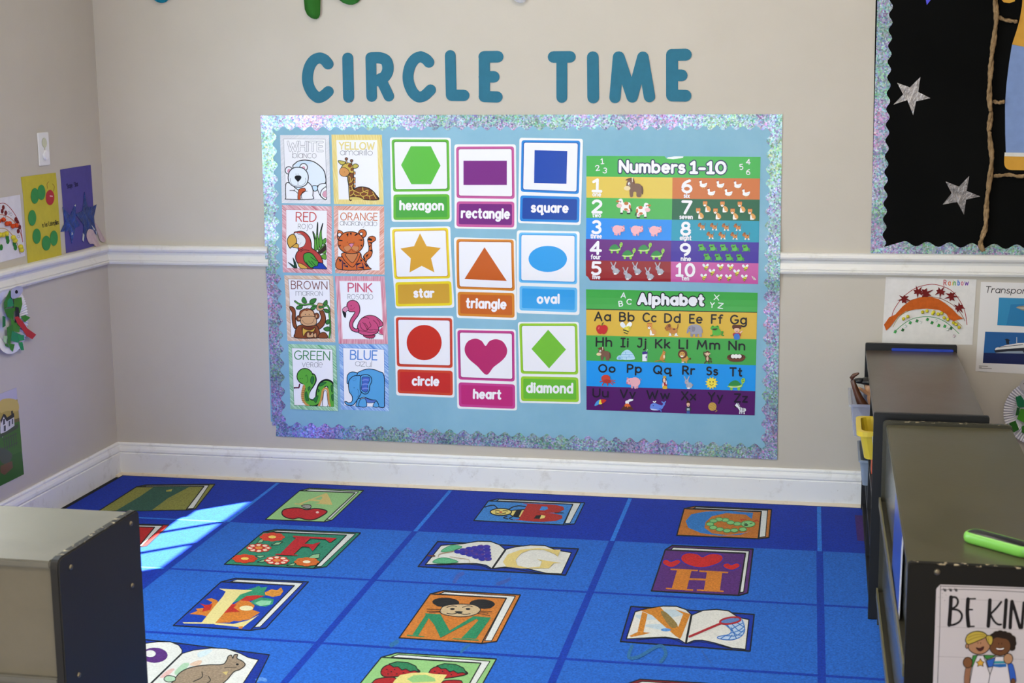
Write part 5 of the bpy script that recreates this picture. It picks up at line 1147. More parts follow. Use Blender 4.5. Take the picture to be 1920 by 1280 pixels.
# yellow caterpillar sheet
c = (0, 300, 4.923)
t = thing('caterpillar_sheet', 'yellow construction paper with a green and red paper caterpillar, on the left wall', 'artwork', LEFT(78, 410, 0), GCH)
a = Art(LEFT, 'foam', h=LO); a.crop(*c)
a.prism('c6b73e', '190,158 240,150 350,136 440,124 512,118 522,220 535,400 548,600 558,760 566,882 500,905 420,925 330,942 254,950 242,800 228,560 212,330', .0009)
for s in ('435,262 430,222 446,200', '490,288 498,245 480,220'): a.line('8a6a30', s, 5, sm=True)
a.text('3a3420', 'is for Caterpillar', (392, 620), (540, 590), 40, 4, kind='foam')
a.build('sheet', t)
for x, y, rx, ry in ((315, 330, 36, 72), (375, 298, 36, 70), (290, 533, 36, 72), (332, 702, 37, 70), (420, 766, 40, 68), (490, 720, 35, 70)): piece(LEFT, c, 'body_circle', t, '3c8e4c', circle(x, y, rx, ry), .0022 + x*2e-6)
piece(LEFT, c, 'head_circle', t, 'b4343c', circle(456, 345, 39, 70), .0022, extra=lambda a: a.poly('e8c8c8', '452,326 480,330 480,338 454,336', kind='gloss'))  # pale patch is a highlight painted on the red head
# purple star sheet
t = thing('star_sheet', 'purple construction paper with two blue foil stars, beside the yellow sheet', 'artwork', LEFT(143, 390, 0), GCH)
a = Art(LEFT, 'foam', h=LO); a.crop(*c)
a.prism('544c92', '553,88 700,64 834,44 845,200 858,420 868,620 866,792 790,815 700,838 608,858 590,600 572,330', .0009)
a.text('2a2454', 'Shape', (618, 262), (668, 250), 42, 5, kind='foam'); a.text('2a2454', 'Star', (688, 246), (720, 238), 42, 5, kind='foam')
a.build('sheet', t)
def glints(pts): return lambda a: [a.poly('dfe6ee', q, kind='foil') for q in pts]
piece(LEFT, c, 'foil_star', t, '1f48a8', '570,432 640,510 676,430 690,404 692,540 735,602 690,625 655,770 630,652 552,662 596,570', .0024, .0012, False, 'foil', glints(['678,420 692,404 690,430', '655,660 665,685 652,690']))
piece(LEFT, c, 'foil_star', t, '1f4494', '772,294 800,430 840,435 884,408 860,520 866,600 886,692 815,622 762,762 765,600 690,500 755,468', .0026, .0014, False, 'foil', glints(['755,670 770,690 765,755 752,740', '815,560 830,590 870,640 860,650', '870,650 886,650 884,690']))
piece(LEFT, c, 'tissue_streamer', t, 'c8b0b4', '808,640 850,648 880,720 925,815 905,822 880,800 850,772 815,768 790,700', .004, .0008, True, 'tissue')
piece(LEFT, c, 'tissue_streamer', t, 'c0aaac', '862,580 888,602 930,680 962,742 945,756 915,738 890,670', .0042, .0008, True, 'tissue')
# rainbow sheet at the very edge
t = thing('rainbow_sheet', 'white paper with a craft rainbow at the left edge of the picture', 'artwork', LEFT(10, 430, 0), GCH)
a = Art(LEFT, 'foam', h=LO); a.crop(*c)
a.prism('dcd8dc', '-420,420 182,318 205,600 230,884 -340,1035', .0007)
a.line('9c3030', '-250,560 -120,440 0,400 60,412 130,495 180,600 207,755', 6, sm=True); a.line('b85a28', '-200,640 -80,530 0,505 60,518 125,565 175,645 205,740', 6, sm=True)
a.line('b88a4a', '-140,740 -60,650 0,630 60,642 130,720 165,800 183,865', 6, sm=True)
for x, y in ((78, 488), (98, 500), (40, 520), (168, 705), (175, 625)): a.ell(None, x, y, 9, 14, w=3, lc='7a6a70', n=10)
a.build('sheet', t)
for x, y in ((-40, 450), (25, 437), (15, 472), (48, 488), (140, 547), (155, 572), (176, 618), (162, 656)): piece(LEFT, c, 'paper_petal', t, '701c1c', circle(x, y, 12, 22, 10), .0017+x*2e-6, .001, False)
def puff(pl, crop, x, y, r, col, parent, name='pompom', off=0.0015, kind='tissue'):
    p = pl(crop[0]+x/crop[2], crop[1]+y/crop[2], off+r*.8)
    bm = bmesh.new(); bm_ball(bm, (0, 0, 0), r, r, r, u=12, v=8)
    for v in bm.verts: v.co *= 1+random.uniform(-.12, .12)
    for v in bm.verts: v.co += p
    return from_bm(name, bm, ink(col, kind), parent, smooth=True)
for x, y in ((-30, 560), (12, 550), (45, 587), (70, 585), (100, 610), (132, 604)): puff(LEFT, c, x, y, .008, 'cc4a20', t)
for x, y in ((-20, 690), (8, 690), (40, 680), (104, 715), (120, 742), (172, 800), (180, 830)): puff(LEFT, c, x, y, .0085, 'cfc03a', t)
for x, y in ((65, 745), (135, 805), (4, 805), (60, 715), (125, 770)): piece(LEFT, c, 'green_scrap', t, '2f7a30', circle(x, y, 15, 30, 7), .0025+x*2e-6, .001, False)
# ---------------- paper plates (a fluted rim, glued paper scraps)
def plate(pl, c0, rad, parent, u, v):
    """fluted paper plate lying on a wall; u, v span the wall"""
    bm = bmesh.new(); n = 144; m = ink('dcdae2', 'foam')
    prof = [(0, .0035), (.60, .0035), (.66, .0045), (.74, .0085), (.98, .013), (1.0, .0125)]
    rows = []
    for k, (r, h) in enumerate(prof[1:]):
        row = []
        for i in range(n):
            t = 2*math.pi*i/n; fl = (-.0026*math.cos(72*t) if k >= 2 else 0)
            row.append(bm.verts.new(c0 + (u*math.cos(t)+v*math.sin(t))*rad*r + pl.n*(h+fl)))
        rows.append(row)
    bm.faces.new(rows[0])
    for a_, b_ in zip(rows, rows[1:]):
        for i in range(n): bm.faces.new((a_[i], a_[(i+1) % n], b_[(i+1) % n], b_[i]))
    return from_bm('plate', bm, m, parent)
c = (0, 520, 3.2)
pc = LEFT(13.5, 600, 0)
t = thing('hanging_paper_plate', 'paper plate craft with green scraps and a red tongue, on the left wall', 'craft', pc, GCH)
plate(LEFT, pc, .114, t, Vector((0, 1, 0)), Vector((0, 0, 1)))
for i, s in enumerate(('0,150 35,75 55,110 30,170 0,190', '20,140 45,110 60,170 20,180', '60,125 105,118 110,160 95,215 60,200', '0,190 60,180 55,260 20,235', '100,235 128,225 158,240 125,268', '-10,230 8,235 8,290 -10,300', '40,240 95,290 90,330 45,320', '15,300 50,280 60,340 20,365', '45,320 105,345 85,390 40,380', '-5,350 18,350 12,395 -5,385', '20,350 40,345 36,400 18,395', '25,395 62,400 50,445 35,430', '85,390 108,385 118,435 100,436', '80,345 118,345 118,375 85,380', '0,395 24,400 25,420 5,410')):
    col = ('3c7a34', '2f8a5c', '45802e', '37762c', '3f8430', '2a7040', '4a8a34')[i % 7]
    if i == 9: col = 'a8c898'
    if i in (12, 13): col = '2c9458'
    piece(LEFT, c, 'paper_scrap', t, col, s, .0145+i*1.5e-4, .0004, False, 'foam')
piece(LEFT, c, 'paper_scrap', t, '24262c', '66,175 85,180 92,270 60,270', .0172, .0004, False)
piece(LEFT, c, 'paper_tongue', t, 'b83238', '58,238 78,232 110,268 135,305 188,342 165,370 130,350 100,305 75,275', .018, .0006, False)
piece(LEFT, c, 'paper_eye', t, 'aeaec8', '35,105 40,72 75,52 105,60 102,90 70,122 42,124', .0185, .0006, True, 'foam', lambda a: a.ell('14161c', 68, 86, 9, 11))
# ---------------- farm poster
a = Art(LEFT, 'gloss', h=LO); a.crop(*c)
a.prism('2f5f20', '-420,860 97,660 142,1180 -360,1430', .0006)
a.poly('b9b4c4', '-420,860 97,660 103,730 -414,930'); a.poly('b09a4a', '-414,930 103,730 112,850 -404,1050'); a.poly('c8b060', '0,740 60,725 104,745 106,800 40,800 0,810', sm=True); a.poly('6a5a2c', '60,858 114,842 116,870 60,890'); a.poly('3a6a24', '-404,1050 60,880 116,862 130,1040 -380,1260')
a.poly('d8d6d2', '0,860 20,820 40,865 38,925 12,960 0,930'); a.poly('28282a', '0,858 18,818 30,822 40,840 82,812 84,835 40,866 20,835 5,875'); a.poly('cfcdc8', '40,862 82,838 85,890 60,915 38,925'); a.poly('28282a', '64,802 74,798 76,820 66,824')
for s in ('16,850 28,846 28,880 16,884', '20,890 32,886 32,920 20,924', '50,862 58,858 58,890 50,894', '68,850 76,846 76,878 68,882'): a.poly('4a4a4c', s)
a.poly('3c4a34', '40,920 100,880 100,905 30,945 0,960 0,940', sm=True)
for x in range(20, 100, 14): a.line('40483c', [(x, 960-(x-20)*.4), (x+8, 1035-(x-20)*.4)], 4)
a.line('40483c', '15,975 98,935', 4); a.line('40483c', '20,1025 104,990', 4); a.poly('4a5244', '0,1020 70,1060 40,1120 0,1100', sm=True); a.poly('6a4a30', '0,1130 70,1100 75,1140 25,1185 0,1170')
tag(a.build('farm_picture'), 'picture of a white farmhouse on a green field, low on the left wall', 'poster', 'pictures on the walls')

# ================================================================ things on the right of the back wall
k4, k5 = (1620, 0, 5.12), (1620, 240, 4.923)
bt = thing('space_board', 'black paper display board with a holographic scalloped border, at the upper right', 'board', WALL(1800, 200, 0))
a = Art(WALL, h=.0005); a.prism(M_BLACK, '1644,-120 2150,-120 2150,495 1920,487.5 1633,479.5', .0011); a.build('backing_paper', bt)
def strip2(outer, i0, i1, pitch, amp, h, ph=0):
    a = Art(WALL, h=h); a.prism(M_HOLO2, P(outer) + wavy(i0, i1, pitch, amp, ph), .0006); a.build('border_strip', bt)
strip2('1632,479 1648.3,-120', (1674.5, -120), (1657, 478), 29.5, 3.6, .0018)
strip2('2150,494 1640,479 1632,479 1632,470', (1690, 456), (2150, 470), 42, 4.6, .0026, 2.2)
GST = 'stars on the black board'
for crop, s, col, lab in ((k4, '540,740 520,882 637,942 500,972 472,1105 415,960 283,1003 375,905 318,795 440,838', 'a8a2a0', 'silver paper star on the black board, the upper one beside the border'),
                     (k5, '970,442 948,580 1072,630 942,660 922,798 860,682 726,705 808,600 752,492 876,540', '8e8886', 'silver paper star on the black board, the lower one beside the rope ladder'),
                     (k4, '600,-230 640,-130 740,-120 665,-60 640,0 602,48 592,-10 560,-60 480,-110 560,-140', '5a58d8', 'blue-violet star on the black board, cut off by the top of the picture')):
    a = Art(WALL, 'foil' if col[0] != '5' else 'foam', h=.0024); a.crop(*crop); a.prism(col, s, .0006); tag(a.build('paper_star'), lab, 'star', GST)
a = Art(WALL, 'foam', h=.0024); a.crop(*k4); a.prism('d09a38', '1318,-90 1318,-5 1340,22 1395,30 1448,12 1452,-90', .0006, sm=False)
tag(a.build('paper_cutout'), 'yellow-orange paper cutout on the black board, above the rope ladder rung', 'cutout')
rk = thing('paper_rocket', 'big blue and orange paper rocket on the black board, cut off at the right', 'rocket', WALL(1960, 180, 0))
for col, s, sm in (('7d93c0', '1420,428 1536,450 1760,450 2400,450 2440,700 2470,1000 2470,1470 1362,1478 1355,1290 1353,1000 1368,800 1392,600', False),):
    a = Art(WALL, 'foam', h=.0024); a.crop(*k4); a.prism(col, s, .0006); a.build('body', rk)
a = Art(WALL, 'foam', h=.0032); a.crop(*k4); a.prism('cf9838', '1524,-60 1515,60 1495,180 1465,290 1420,426 1536,450 1680,462 2380,450 2300,150 2250,-60', .0006); a.build('nose', rk)
a = Art(WALL, 'foam', h=.0032); a.crop(*k5); a.prism('cf9838', rounded(P('1295,258 2480,275 2480,400 1292,386'), [4, 4, 60, 70]), .0006); a.build('base', rk)
a = Art(WALL, 'foam', h=.0040); a.crop(*k5); a.prism('d8d4cc', '1297,225 2480,240 2480,277 1295,260', .0006); a.build('band', rk)
# rope ladder of twisted kraft paper
rl = thing('rope_ladder', 'twisted brown paper rope ladder hanging on the black board', 'ladder', WALL(1855, 250, 0))
def twisted(name, pix, parent, r, turns):
    pts = [WALL(x, y, .0042+r*1.6) for x, y in cat(pix, False, 8)]
    bm = bmesh.new(); L = len(pts)
    for s in (0, math.pi):
        q = []
        for i, p in enumerate(pts):
            d = (pts[min(i+1, L-1)]-pts[max(i-1, 0)]).normalized(); n = Vector((0, -1, 0)); b = d.cross(n)
            th = s + turns*2*math.pi*i/(L-1)
            q.append(p + (n*math.cos(th)+b*math.sin(th))*r*.55)
        bm_tube(bm, q, [r*(1+.14*math.sin(i*1.7+s)) for i in range(L)], 10)
    return from_bm(name, bm, M_KRAFT, parent)
V4 = lambda x, y: (1620+x/5.12, y/5.12)
V5 = lambda x, y: (1620+x/4.923, 240+y/4.923)
twisted('rope_side', [V4(1258, -500), V4(1250, -200), V4(1255, 0), V4(1266, 150), V4(1248, 350), V4(1226, 500), V4(1214, 650), V4(1204, 800), V4(1200, 950), V4(1214, 1100), V5(1152, 0), V5(1164, 150), V5(1176, 290), V5(1158, 460), V5(1132, 650), V5(1124, 800), V5(1118, 910), V5(1088, 1000), V5(1072, 1070), V5(1098, 1130)], rl, .0060, 5.5)
for q in ([V4(1290, 160), V4(1340, 190), V4(1430, 204), V4(1462, 210)], [V4(1240, 970), V4(1285, 985), V4(1325, 978), V4(1340, 976)], [V5(1195, 440), V5(1260, 436), V5(1340, 430), V5(1420, 444), V5(1500, 436)]): twisted('rope_rung', q, rl, .0044, 1.5)
# rainbow picture
c = (1580, 500, 3.5556)
t = thing('rainbow_picture', 'white paper with a craft Rainbow behind the end of the slate storage unit', 'artwork', WALL(1745, 583, 0), GCH)
a = Art(WALL, 'foam', h=LO); a.crop(*c)
a.prism('dcd8d4', '288,68 892,84 865,520 600,515 262,505', .0007)
a.line('9a2a28', '328,330 345,280 400,205 480,145 560,120 630,120 720,155 780,225 815,300 828,385', 4.5, sm=True); a.line('7a4a24', '420,235 540,200 640,208 720,245 780,300 815,360', 4, sm=True)
a.line('a89040', '335,400 380,330 450,290 560,275 660,290 740,345 795,395', 4, sm=True); a.line('2f8a44', '345,435 400,385 470,345 560,332 640,345 710,385 775,445', 4, sm=True)
for ch, x0, x1, col in (('R', 674, 690, 'b03434'), ('a', 704, 717, 'd0662c'), ('i', 729, 731, 'd8b83a'), ('n', 741, 752, '3a9a48'), ('b', 767, 779, '3a70c8'), ('o', 790, 803, 'c8607a'), ('w', 814, 838, '6a3a9a')):
    a.text(col, ch, (x0, 122), (x1, 122.5), 34, 5, kind='foam')
a.build('sheet', t)
for x, y, r in ((410, 215, 34), (503, 165, 34), (552, 176, 40), (652, 166, 34), (724, 196, 36), (777, 272, 34)):
    q = []
    for k in range(14):
        an = 2*math.pi*k/14 + x; rr = r*(1.2 if k % 2 else .55)*(1+.25*math.sin(k*2.3+x))
        q.append((x+rr*math.cos(an), y+rr*.9*math.sin(an)))
    piece(WALL, c, 'paper_splat', t, '6e1614', q, .0018+x*1e-6, .0012, False)
piece(WALL, c, 'crepe_strip', t, 'c25c1e', '275,385 310,335 350,318 400,262 450,225 520,202 590,200 640,215 680,240 730,280 770,322 804,346 770,350 740,362 710,345 690,312 640,286 560,278 480,283 420,295 370,330 320,395 290,424', .0026, .0016, False, 'tissue')
for x, y in ((405, 345), (434, 330), (532, 300), (562, 293), (600, 310), (606, 300), (636, 314), (660, 308), (676, 338), (700, 350), (738, 372), (755, 382), (775, 402)): puff(WALL, c, x, y, .0058, 'c8bc34', t)
for i, (x, y, col) in enumerate(((350, 432, '3a9a4a'), (400, 420, '1f5a2c'), (420, 395, 'c8d0cc'), (450, 372, '2f8a44'), (495, 360, '2a7a3a'), (520, 370, 'd0d4d0'), (565, 350, '2f8a44'), (595, 372, '1f7a34'), (640, 390, '2f9a30'), (625, 358, 'c0ccc4'), (680, 395, '3a9a4a'), (700, 415, 'c8ccc8'), (722, 408, '1f5a2c'), (742, 460, 'c8b8bc'))):
    piece(WALL, c, 'foil_scrap', t, col, [(x-12, y+6), (x-2, y-13), (x+12, y-4), (x+4, y+12)], .0018+i*3e-5, .0006, False, 'foil')
# transport poster
a = Art(WALL, 'gloss', h=LO); a.crop(*c)
a.prism('dedad8', '922,100 1500,115 1490,730 885,695', .0006)
a.text('2a2826', 'Transportation', (950, 171), (1392, 184), 40, 5, lean=.18)
a.poly('2c86b4', '1042,205 1500,218 1500,412 1030,388'); a.poly('1f76a8', '1120,250 1500,240 1500,412 1090,390', sm=False)
a.poly('8c8270', '1155,272 1170,262 1500,230 1500,320 1260,310 1200,290'); a.poly('b8b0a0', '1160,272 1500,246 1500,270 1200,282')
a.poly('1f5a94', '950,432 1500,446 1494,660 934,640'); a.poly('10204e', '940,572 1497,580 1494,662 934,640')
a.poly('dcd8d4', '1012,560 1020,540 1085,522 1170,508 1250,505 1500,500 1500,540 1210,545'); a.poly('20242e', '1008,556 1030,552 1210,538 1500,520 1500,580 1020,572'); a.poly('8c98a4', '1020,572 1100,562 1200,560 1210,578 1020,574')
a.poly('1c2430', '1092,515 1086,488 1080,484 1094,478 1118,488 1108,492 1110,516'); a.line('dcd8d4', '1160,508 1160,470', 4); a.line('3a4450', '1040,535 1200,518', 4)
a.line('8c8884', '910,660 966,662', 4); a.line('8c8884', '910,668 925,669', 4); a.line('8c8884', '910,675 992,678', 4)
tag(a.build('picture_poster'), 'white Transportation poster with a plane and a ship, at the right edge', 'poster', 'pictures on the walls')
# right paper plate
pc = WALL(1945.5, 772, 0)
t = thing('hanging_paper_plate', 'paper plate craft with green scraps at the right edge behind the olive unit', 'craft', pc, GCH)
plate(WALL, pc, .114, t, Vector((1, 0, 0)), Vector((0, 0, 1)))
c = (1870, 690, 7.53)
for i, (col, s) in enumerate((('1c6e48', '250,395 325,370 370,440 375,540 300,545 275,520'), ('255a2c', '270,540 310,545 300,650 250,655'), ('4a9a28', '320,560 400,570 470,700 420,780 270,705'), ('2f6a24', '160,765 250,725 300,850 225,895 180,830'), ('3f7a2c', '335,810 380,790 440,850 400,920 335,890'), ('357a2e', '420,420 520,400 560,520 450,560'), ('2f8a4c', '500,640 620,600 640,720 540,740'), ('3f8430', '560,480 680,500 660,590 580,580'), ('2a7040', '480,800 600,780 590,880 500,900'))):
    piece(WALL, c, 'paper_scrap', t, col, s, .0145+i*1.5e-4, .0004, False, 'foam')
piece(WALL, c, 'paper_eye', t, 'b6b2b4', '320,260 315,200 340,160 390,135 450,150 470,220 420,290 350,300', .0165, .0006, True, 'foam', lambda a: a.ell('14161c', 378, 205, 16, 16))

# ================================================================ paper leaves hanging above, cut off by the top of the picture
def leaf(label, name, path, widths, lift, fold, col, cat_='decoration'):
    """folded paper leaf: centre line (px), half widths (px), lift off the wall per station, fold depth"""
    bm = bmesh.new(); rows = []
    for (x, y), w, l in zip(path, widths, lift):
        rows.append([bm.verts.new(WALL(x+w*u, y, l - fold*abs(u))) for u in (-1, -.5, 0, .5, 1)])
    for r0, r1 in zip(rows, rows[1:]):
        for i in range(4): bm.faces.new((r0[i], r0[i+1], r1[i+1], r1[i]))
    bmesh.ops.solidify(bm, geom=bm.faces[:], thickness=.0008)
    o = from_bm(name, bm, ink(col, 'foam'), smooth=True)
    return tag(o, label, cat_, 'paper leaves along the top')
leaf('folded green paper leaf hanging down above the letters C and I of CIRCLE', 'paper_leaf', [(589, -60), (588, -30), (587, 0), (588, 18), (590, 28), (592, 34), (593, 36)], [8, 14, 15.5, 14.5, 12, 7, 2], [.005, .018, .026, .028, .028, .026, .024], .016, '3f8a34')
leaf('green paper leaf tip to the right of the folded green leaf', 'paper_leaf', [(640, -50), (648, -25), (656, -8), (658, 0), (659, 6), (660, 9.5)], [10, 22, 23, 19.5, 13, 3], [.005, .012, .02, .022, .022, .02], .006, '3d8a3c')
leaf('teal paper shape at the top edge left of the green leaves', 'paper_cutout', [(304, -50), (306, -25), (306, -8), (306, 0), (307, 4), (307, 6)], [12, 16, 16, 13.5, 9, 2], [.004, .012, .022, .024, .024, .023], .005, '1f98b4')
leaf('white paper shape at the top edge above the gap between the two words', 'paper_cutout', [(980, -50), (978, -25), (976, -8), (976, 0), (978, 4), (979, 6)], [10, 15, 15, 12, 8, 2], [.004, .012, .022, .024, .024, .023], .005, 'e4e4ea')
# ================================================================ things in and on the shelving
def tray(name, m, x0, x1, y0, y1, z0, z1, taper, th, lip, parent=None, r=.012):
    """open bin: tapered walls, rolled rim"""
    bm = bmesh.new()
    def ring(d, z, o=0):
        q = rounded([(x0+d-o, y0+d-o), (x1-d+o, y0+d-o), (x1-d+o, y1-d+o), (x0+d-o, y1-d+o)], r, 4)
        return [bm.verts.new((x, y, z)) for x, y in q]
    rs = [ring(taper, z0), ring(0, z1-lip), ring(0, z1-lip, lip*.7), ring(0, z1, lip*.7), ring(0, z1, -th), ring(taper, z0+th, -th)]
    n = len(rs[0])
    bm.faces.new(rs[0][::-1])
    for a_, b_ in zip(rs, rs[1:]):
        for i in range(n): bm.faces.new((a_[i], a_[(i+1) % n], b_[(i+1) % n], b_[i]))
    bm.faces.new(rs[-1])
    return from_bm(name, bm, m, parent)
M_CLEAR = m_clear('clear_bin_plastic', 'b4b8cc', .42)
M_CLEAR2 = m_clear('bluish_bin_plastic', '9aa8bc', .7)
tag(tray('storage_bin', M_CLEAR, 2.792, 3.06, -.36, -.09, .3455, .456, .012, .003, .008), 'clear plastic bin full of dolls sticking out of the far compartment of the slate unit', 'bin')
tag(tray('storage_bin', M_CLEAR2, 2.826, 3.09, -.40, -.12, .1905, .277, .01, .003, .006), 'cloudy clear bin on the lower shelf of the slate unit', 'bin')
tag(tray('storage_bin', ink('d8bc34', 'plastic'), 2.811, 3.05, -.975, -.775, .4215, .508, .014, .004, .014, None, .03), 'yellow plastic bin on top of the orange block in the near compartment', 'bin')
tag(tray('storage_bin', ink('b9bdbb', 'plastic'), 2.846, 3.08, -1.145, -1.045, .3455, .512, .008, .003, .005), 'pale grey bin beside the yellow bin, next to the near end panel', 'bin')
# toys under the yellow bin
tag(box('toy_block', ink('d0562c', 'plastic'), (2.849, 2.91, -.86, -.79, .3455, .4205), None, .006), 'orange toy block on the upper shelf below the yellow bin', 'toy')
tag(box('toy_block', ink('cf8a2c', 'plastic'), (2.96, 3.03, -.96, -.80, .3455, .4205), None, .006), 'amber toy block behind the orange block, under the yellow bin', 'toy')
bm = bmesh.new(); bm_ball(bm, (2.884, -.925, .3755), .03, .03, .03, u=24, v=16)
tag(from_bm('toy_ball', bm, ink('1f50b4', 'plastic'), smooth=True), 'blue toy ball on the upper shelf in front of the orange block', 'ball')
g = tag(box('toy_box', ink('3a4a3a', 'plastic'), (2.852, 2.90, -1.035, -.985, .3455, .372), None, .003), 'small dark green box on the upper shelf in front of the pale grey bin', 'box')
tag(box('toy_box', ink('8a2424', 'plastic'), (2.858, 2.93, -.60, -.50, .0355, .085), None, .003), 'small red box on the bottom shelf of the slate unit', 'box')
# dolls in the clear bin
def skinned(name, chain, rads, m, parent, n=10):
    bm = bmesh.new(); bm_tube(bm, chain, rads, n); return from_bm(name, bm, m, parent)
SK1, SK2 = ink('5a3624', 'plastic'), ink('c49068', 'plastic')
d = thing('doll', 'brown doll upside down in the clear bin with one bare leg raised', 'doll', (2.85, -.24, .36))
bm = bmesh.new()
bm_tube(bm, [(2.86, -.24, .365), (2.853, -.24, .40), (2.836, -.24, .425), (2.820, -.24, .455), (2.806, -.24, .49), (2.798, -.24, .512), (2.795, -.24, .520), (2.802, -.243, .530), (2.815, -.246, .537), (2.819, -.247, .539)], [.02, .022, .018, .0125, .0095, .007, .0075, .007, .0045, .002], 12)
from_bm('body', bm, SK1, d, smooth=True)
bm = bmesh.new(); bm_ball(bm, (2.862, -.24, .385), .026, .024, .022); from_bm('dress', bm, ink('3a5aa0', 'tissue'), d, smooth=True)
d = thing('doll', 'fair doll lying in the clear bin with glossy black hair', 'doll', (2.87, -.16, .37))
bm = bmesh.new()
bm_ball(bm, (2.858, -.15, .47), .018, .018, .021); bm_tube(bm, [(2.858, -.15, .46), (2.866, -.15, .44), (2.88, -.15, .40), (2.895, -.15, .365)], [.008, .018, .022, .018], 12)
bm_tube(bm, [(2.87, -.15, .44), (2.845, -.16, .455), (2.826, -.17, .470), (2.818, -.172, .474)], [.007, .006, .005, .003], 10)
from_bm('body', bm, SK2, d, smooth=True)
bm = bmesh.new(); bm_ball(bm, (2.862, -.145, .492), .046, .034, .014); bm_ball(bm, (2.876, -.138, .475), .026, .03, .026); bm_ball(bm, (2.824, -.150, .494), .022, .022, .010)
from_bm('hair', bm, ink('101012', 'plastic'), d, smooth=True)
d = thing('doll', 'doll with pink limbs and a blue top at the bottom of the clear bin', 'doll', (2.83, -.31, .36))
bm = bmesh.new(); bm_tube(bm, [(2.812, -.315, .356), (2.825, -.315, .364), (2.84, -.315, .372), (2.86, -.315, .385)], [.004, .0055, .006, .008], 10); bm_ball(bm, (2.87, -.315, .385), .014, .014, .016)
from_bm('body', bm, ink('c87a60', 'plastic'), d, smooth=True)
bm = bmesh.new(); bm_ball(bm, (2.824, -.315, .383), .017, .016, .013); from_bm('top', bm, ink('2f6ab8', 'plastic'), d, smooth=True)
# booklet on the display ledge
bk = thing('picture_book', 'thin blue picture book standing on the upper ledge of the olive display unit', 'book', (2.872, -1.98, .371))
def leaning(name, m, y0, y1, z0, z1, x0, x1, th, parent):
    bm = bmesh.new()
    vs = [bm.verts.new(q) for q in ((x0, y0, z0), (x0, y1, z0), (x1, y1, z1), (x1, y0, z1), (x0+th, y0, z0), (x0+th, y1, z0), (x1+th, y1, z1), (x1+th, y0, z1))]
    for f in ((0, 1, 2, 3), (4, 7, 6, 5), (0, 4, 5, 1), (1, 5, 6, 2), (2, 6, 7, 3), (3, 7, 4, 0)): bm.faces.new([vs[i] for i in f])
    return from_bm(name, bm, m, parent)
leaning('pages', ink('d8d6dc'), -2.16, -1.80, .3712, .560, 2.8748, 2.8776, .0022, bk)
cov = leaning('cover', ink('24489c', 'gloss'), -2.145, -1.81, .3716, .556, 2.8738, 2.8766, .0009, bk)
# BE KIND poster on the end panel
PAN = Plane(1, -2.46, -1)
a = Art(PAN, 'gloss', h=.0006, step=2e-5); a.crop(1700, 1050, 5.5636)
a.prism('c4bcbb', '350,252 700,262 1500,292 1500,1900 235,1900 275,1270 308,300 318,285', .0006)
for s in ('352,262 345,700 322,1280 300,1900', '352,268 700,278 1500,302', '352,304 600,302 900,312 1500,345'): a.line('1c1a1c', s, 6)
for y in (402, 690, 1000, 1400): a.line('8f8484', [(320 if y != 402 else 560, y), (1500, y+42)], 3)
a.text('b8acaa', 'l', (370, 402), (371, 402), 4, 3)
for x in (398, 458, 515): a.line('1c1a1c', [(x-14, 292), (x-6, 316), (x+12, 318), (x+2, 296), (x-2, 320)], 8, sm=True)
for x, y in ((372, 342), (412, 360), (372, 384), (396, 418), (335, 384)): a.ell('6a6060', x, y, 4, n=8)
for st, w in (('462,382 455,520 443,672', 40), ('640,402 632,540 645,682', 40), ('868,412 860,560 850,684', 38), ('1038,412 1028,560 1018,696', 36), ('1098,426 1086,560 1078,700', 36), ('1222,440 1212,560 1200,700', 30), ('1290,440 1280,700', 36)): a.line('141214', st, w, sm=True)
for st, w in (('458,384 510,384 534,420 520,470 470,506', 22), ('470,506 540,520 576,570 556,630 500,665 446,676', 22), ('640,400 715,398', 16), ('634,512 685,512', 16), ('648,688 702,686', 16), ('985,432 940,490 872,560', 22), ('872,560 910,630 950,664 984,666', 22), ('1100,430 1140,560 1180,700', 32), ('1290,440 1380,470 1410,560 1370,660 1282,700', 24)): a.line('141214', st, w, sm=True)
def kid_arm(pts, w, col): a.line('1c1614', pts, w+10, sm=True); a.line(col, pts, w, sm=True)
a.h = max(a.h, .0013)
kid_arm('660,1060 636,1160 628,1260 640,1400', 54, '94664a'); kid_arm('1080,1100 1100,1180 1110,1250', 60, '2f5ab0'); kid_arm('1110,1250 1105,1400', 40, '6a4428')
a.blob('3c8438', '690,990 740,985 730,1060 690,1110 672,1100', 7, '1c1614', sm=False); a.blob('3c8438', '800,985 925,988 905,1005 830,1030', 7, '1c1614', sm=False); a.blob('2f60b4', '830,1040 925,1012 900,1105 850,1112', 7, '1c1614', sm=False)
a.blob('d4cccc', '735,990 800,988 868,1190 850,1290 880,1700 640,1700 655,1285 690,1100', 7, '1c1614', sm=False)
a.blob('d4cccc', '925,1000 1040,1000 1085,1290 1090,1700 840,1700 850,1290 868,1190 898,1105', 7, '1c1614', sm=False)
a.poly('2a8a92', '915,1046 1030,1046 1036,1070 908,1074'); a.poly('2060a0', '906,1078 1036,1074 1040,1106 970,1114 900,1104')
a.ell('7a5030', 636, 1062, 48, 56, w=8, lc='1c1614'); a.ell('b08460', 1058, 1022, 48, 54, w=8, lc='1c1614')
a.blob('d2a03c', '768,1020 785,1050 808,1056 792,1076 798,1102 766,1090 738,1102 744,1074 722,1056 752,1050', 6, '1c1614', sm=False)
HR = '241a14'
for x, y, r in ((905, 800, 44), (935, 775, 42), (975, 768, 44), (1020, 775, 42), (1060, 790, 44), (1095, 820, 44), (1105, 860, 40), (1098, 905, 36), (1080, 850, 60), (980, 810, 70), (920, 830, 50)): a.ell(HR, x, y, r)
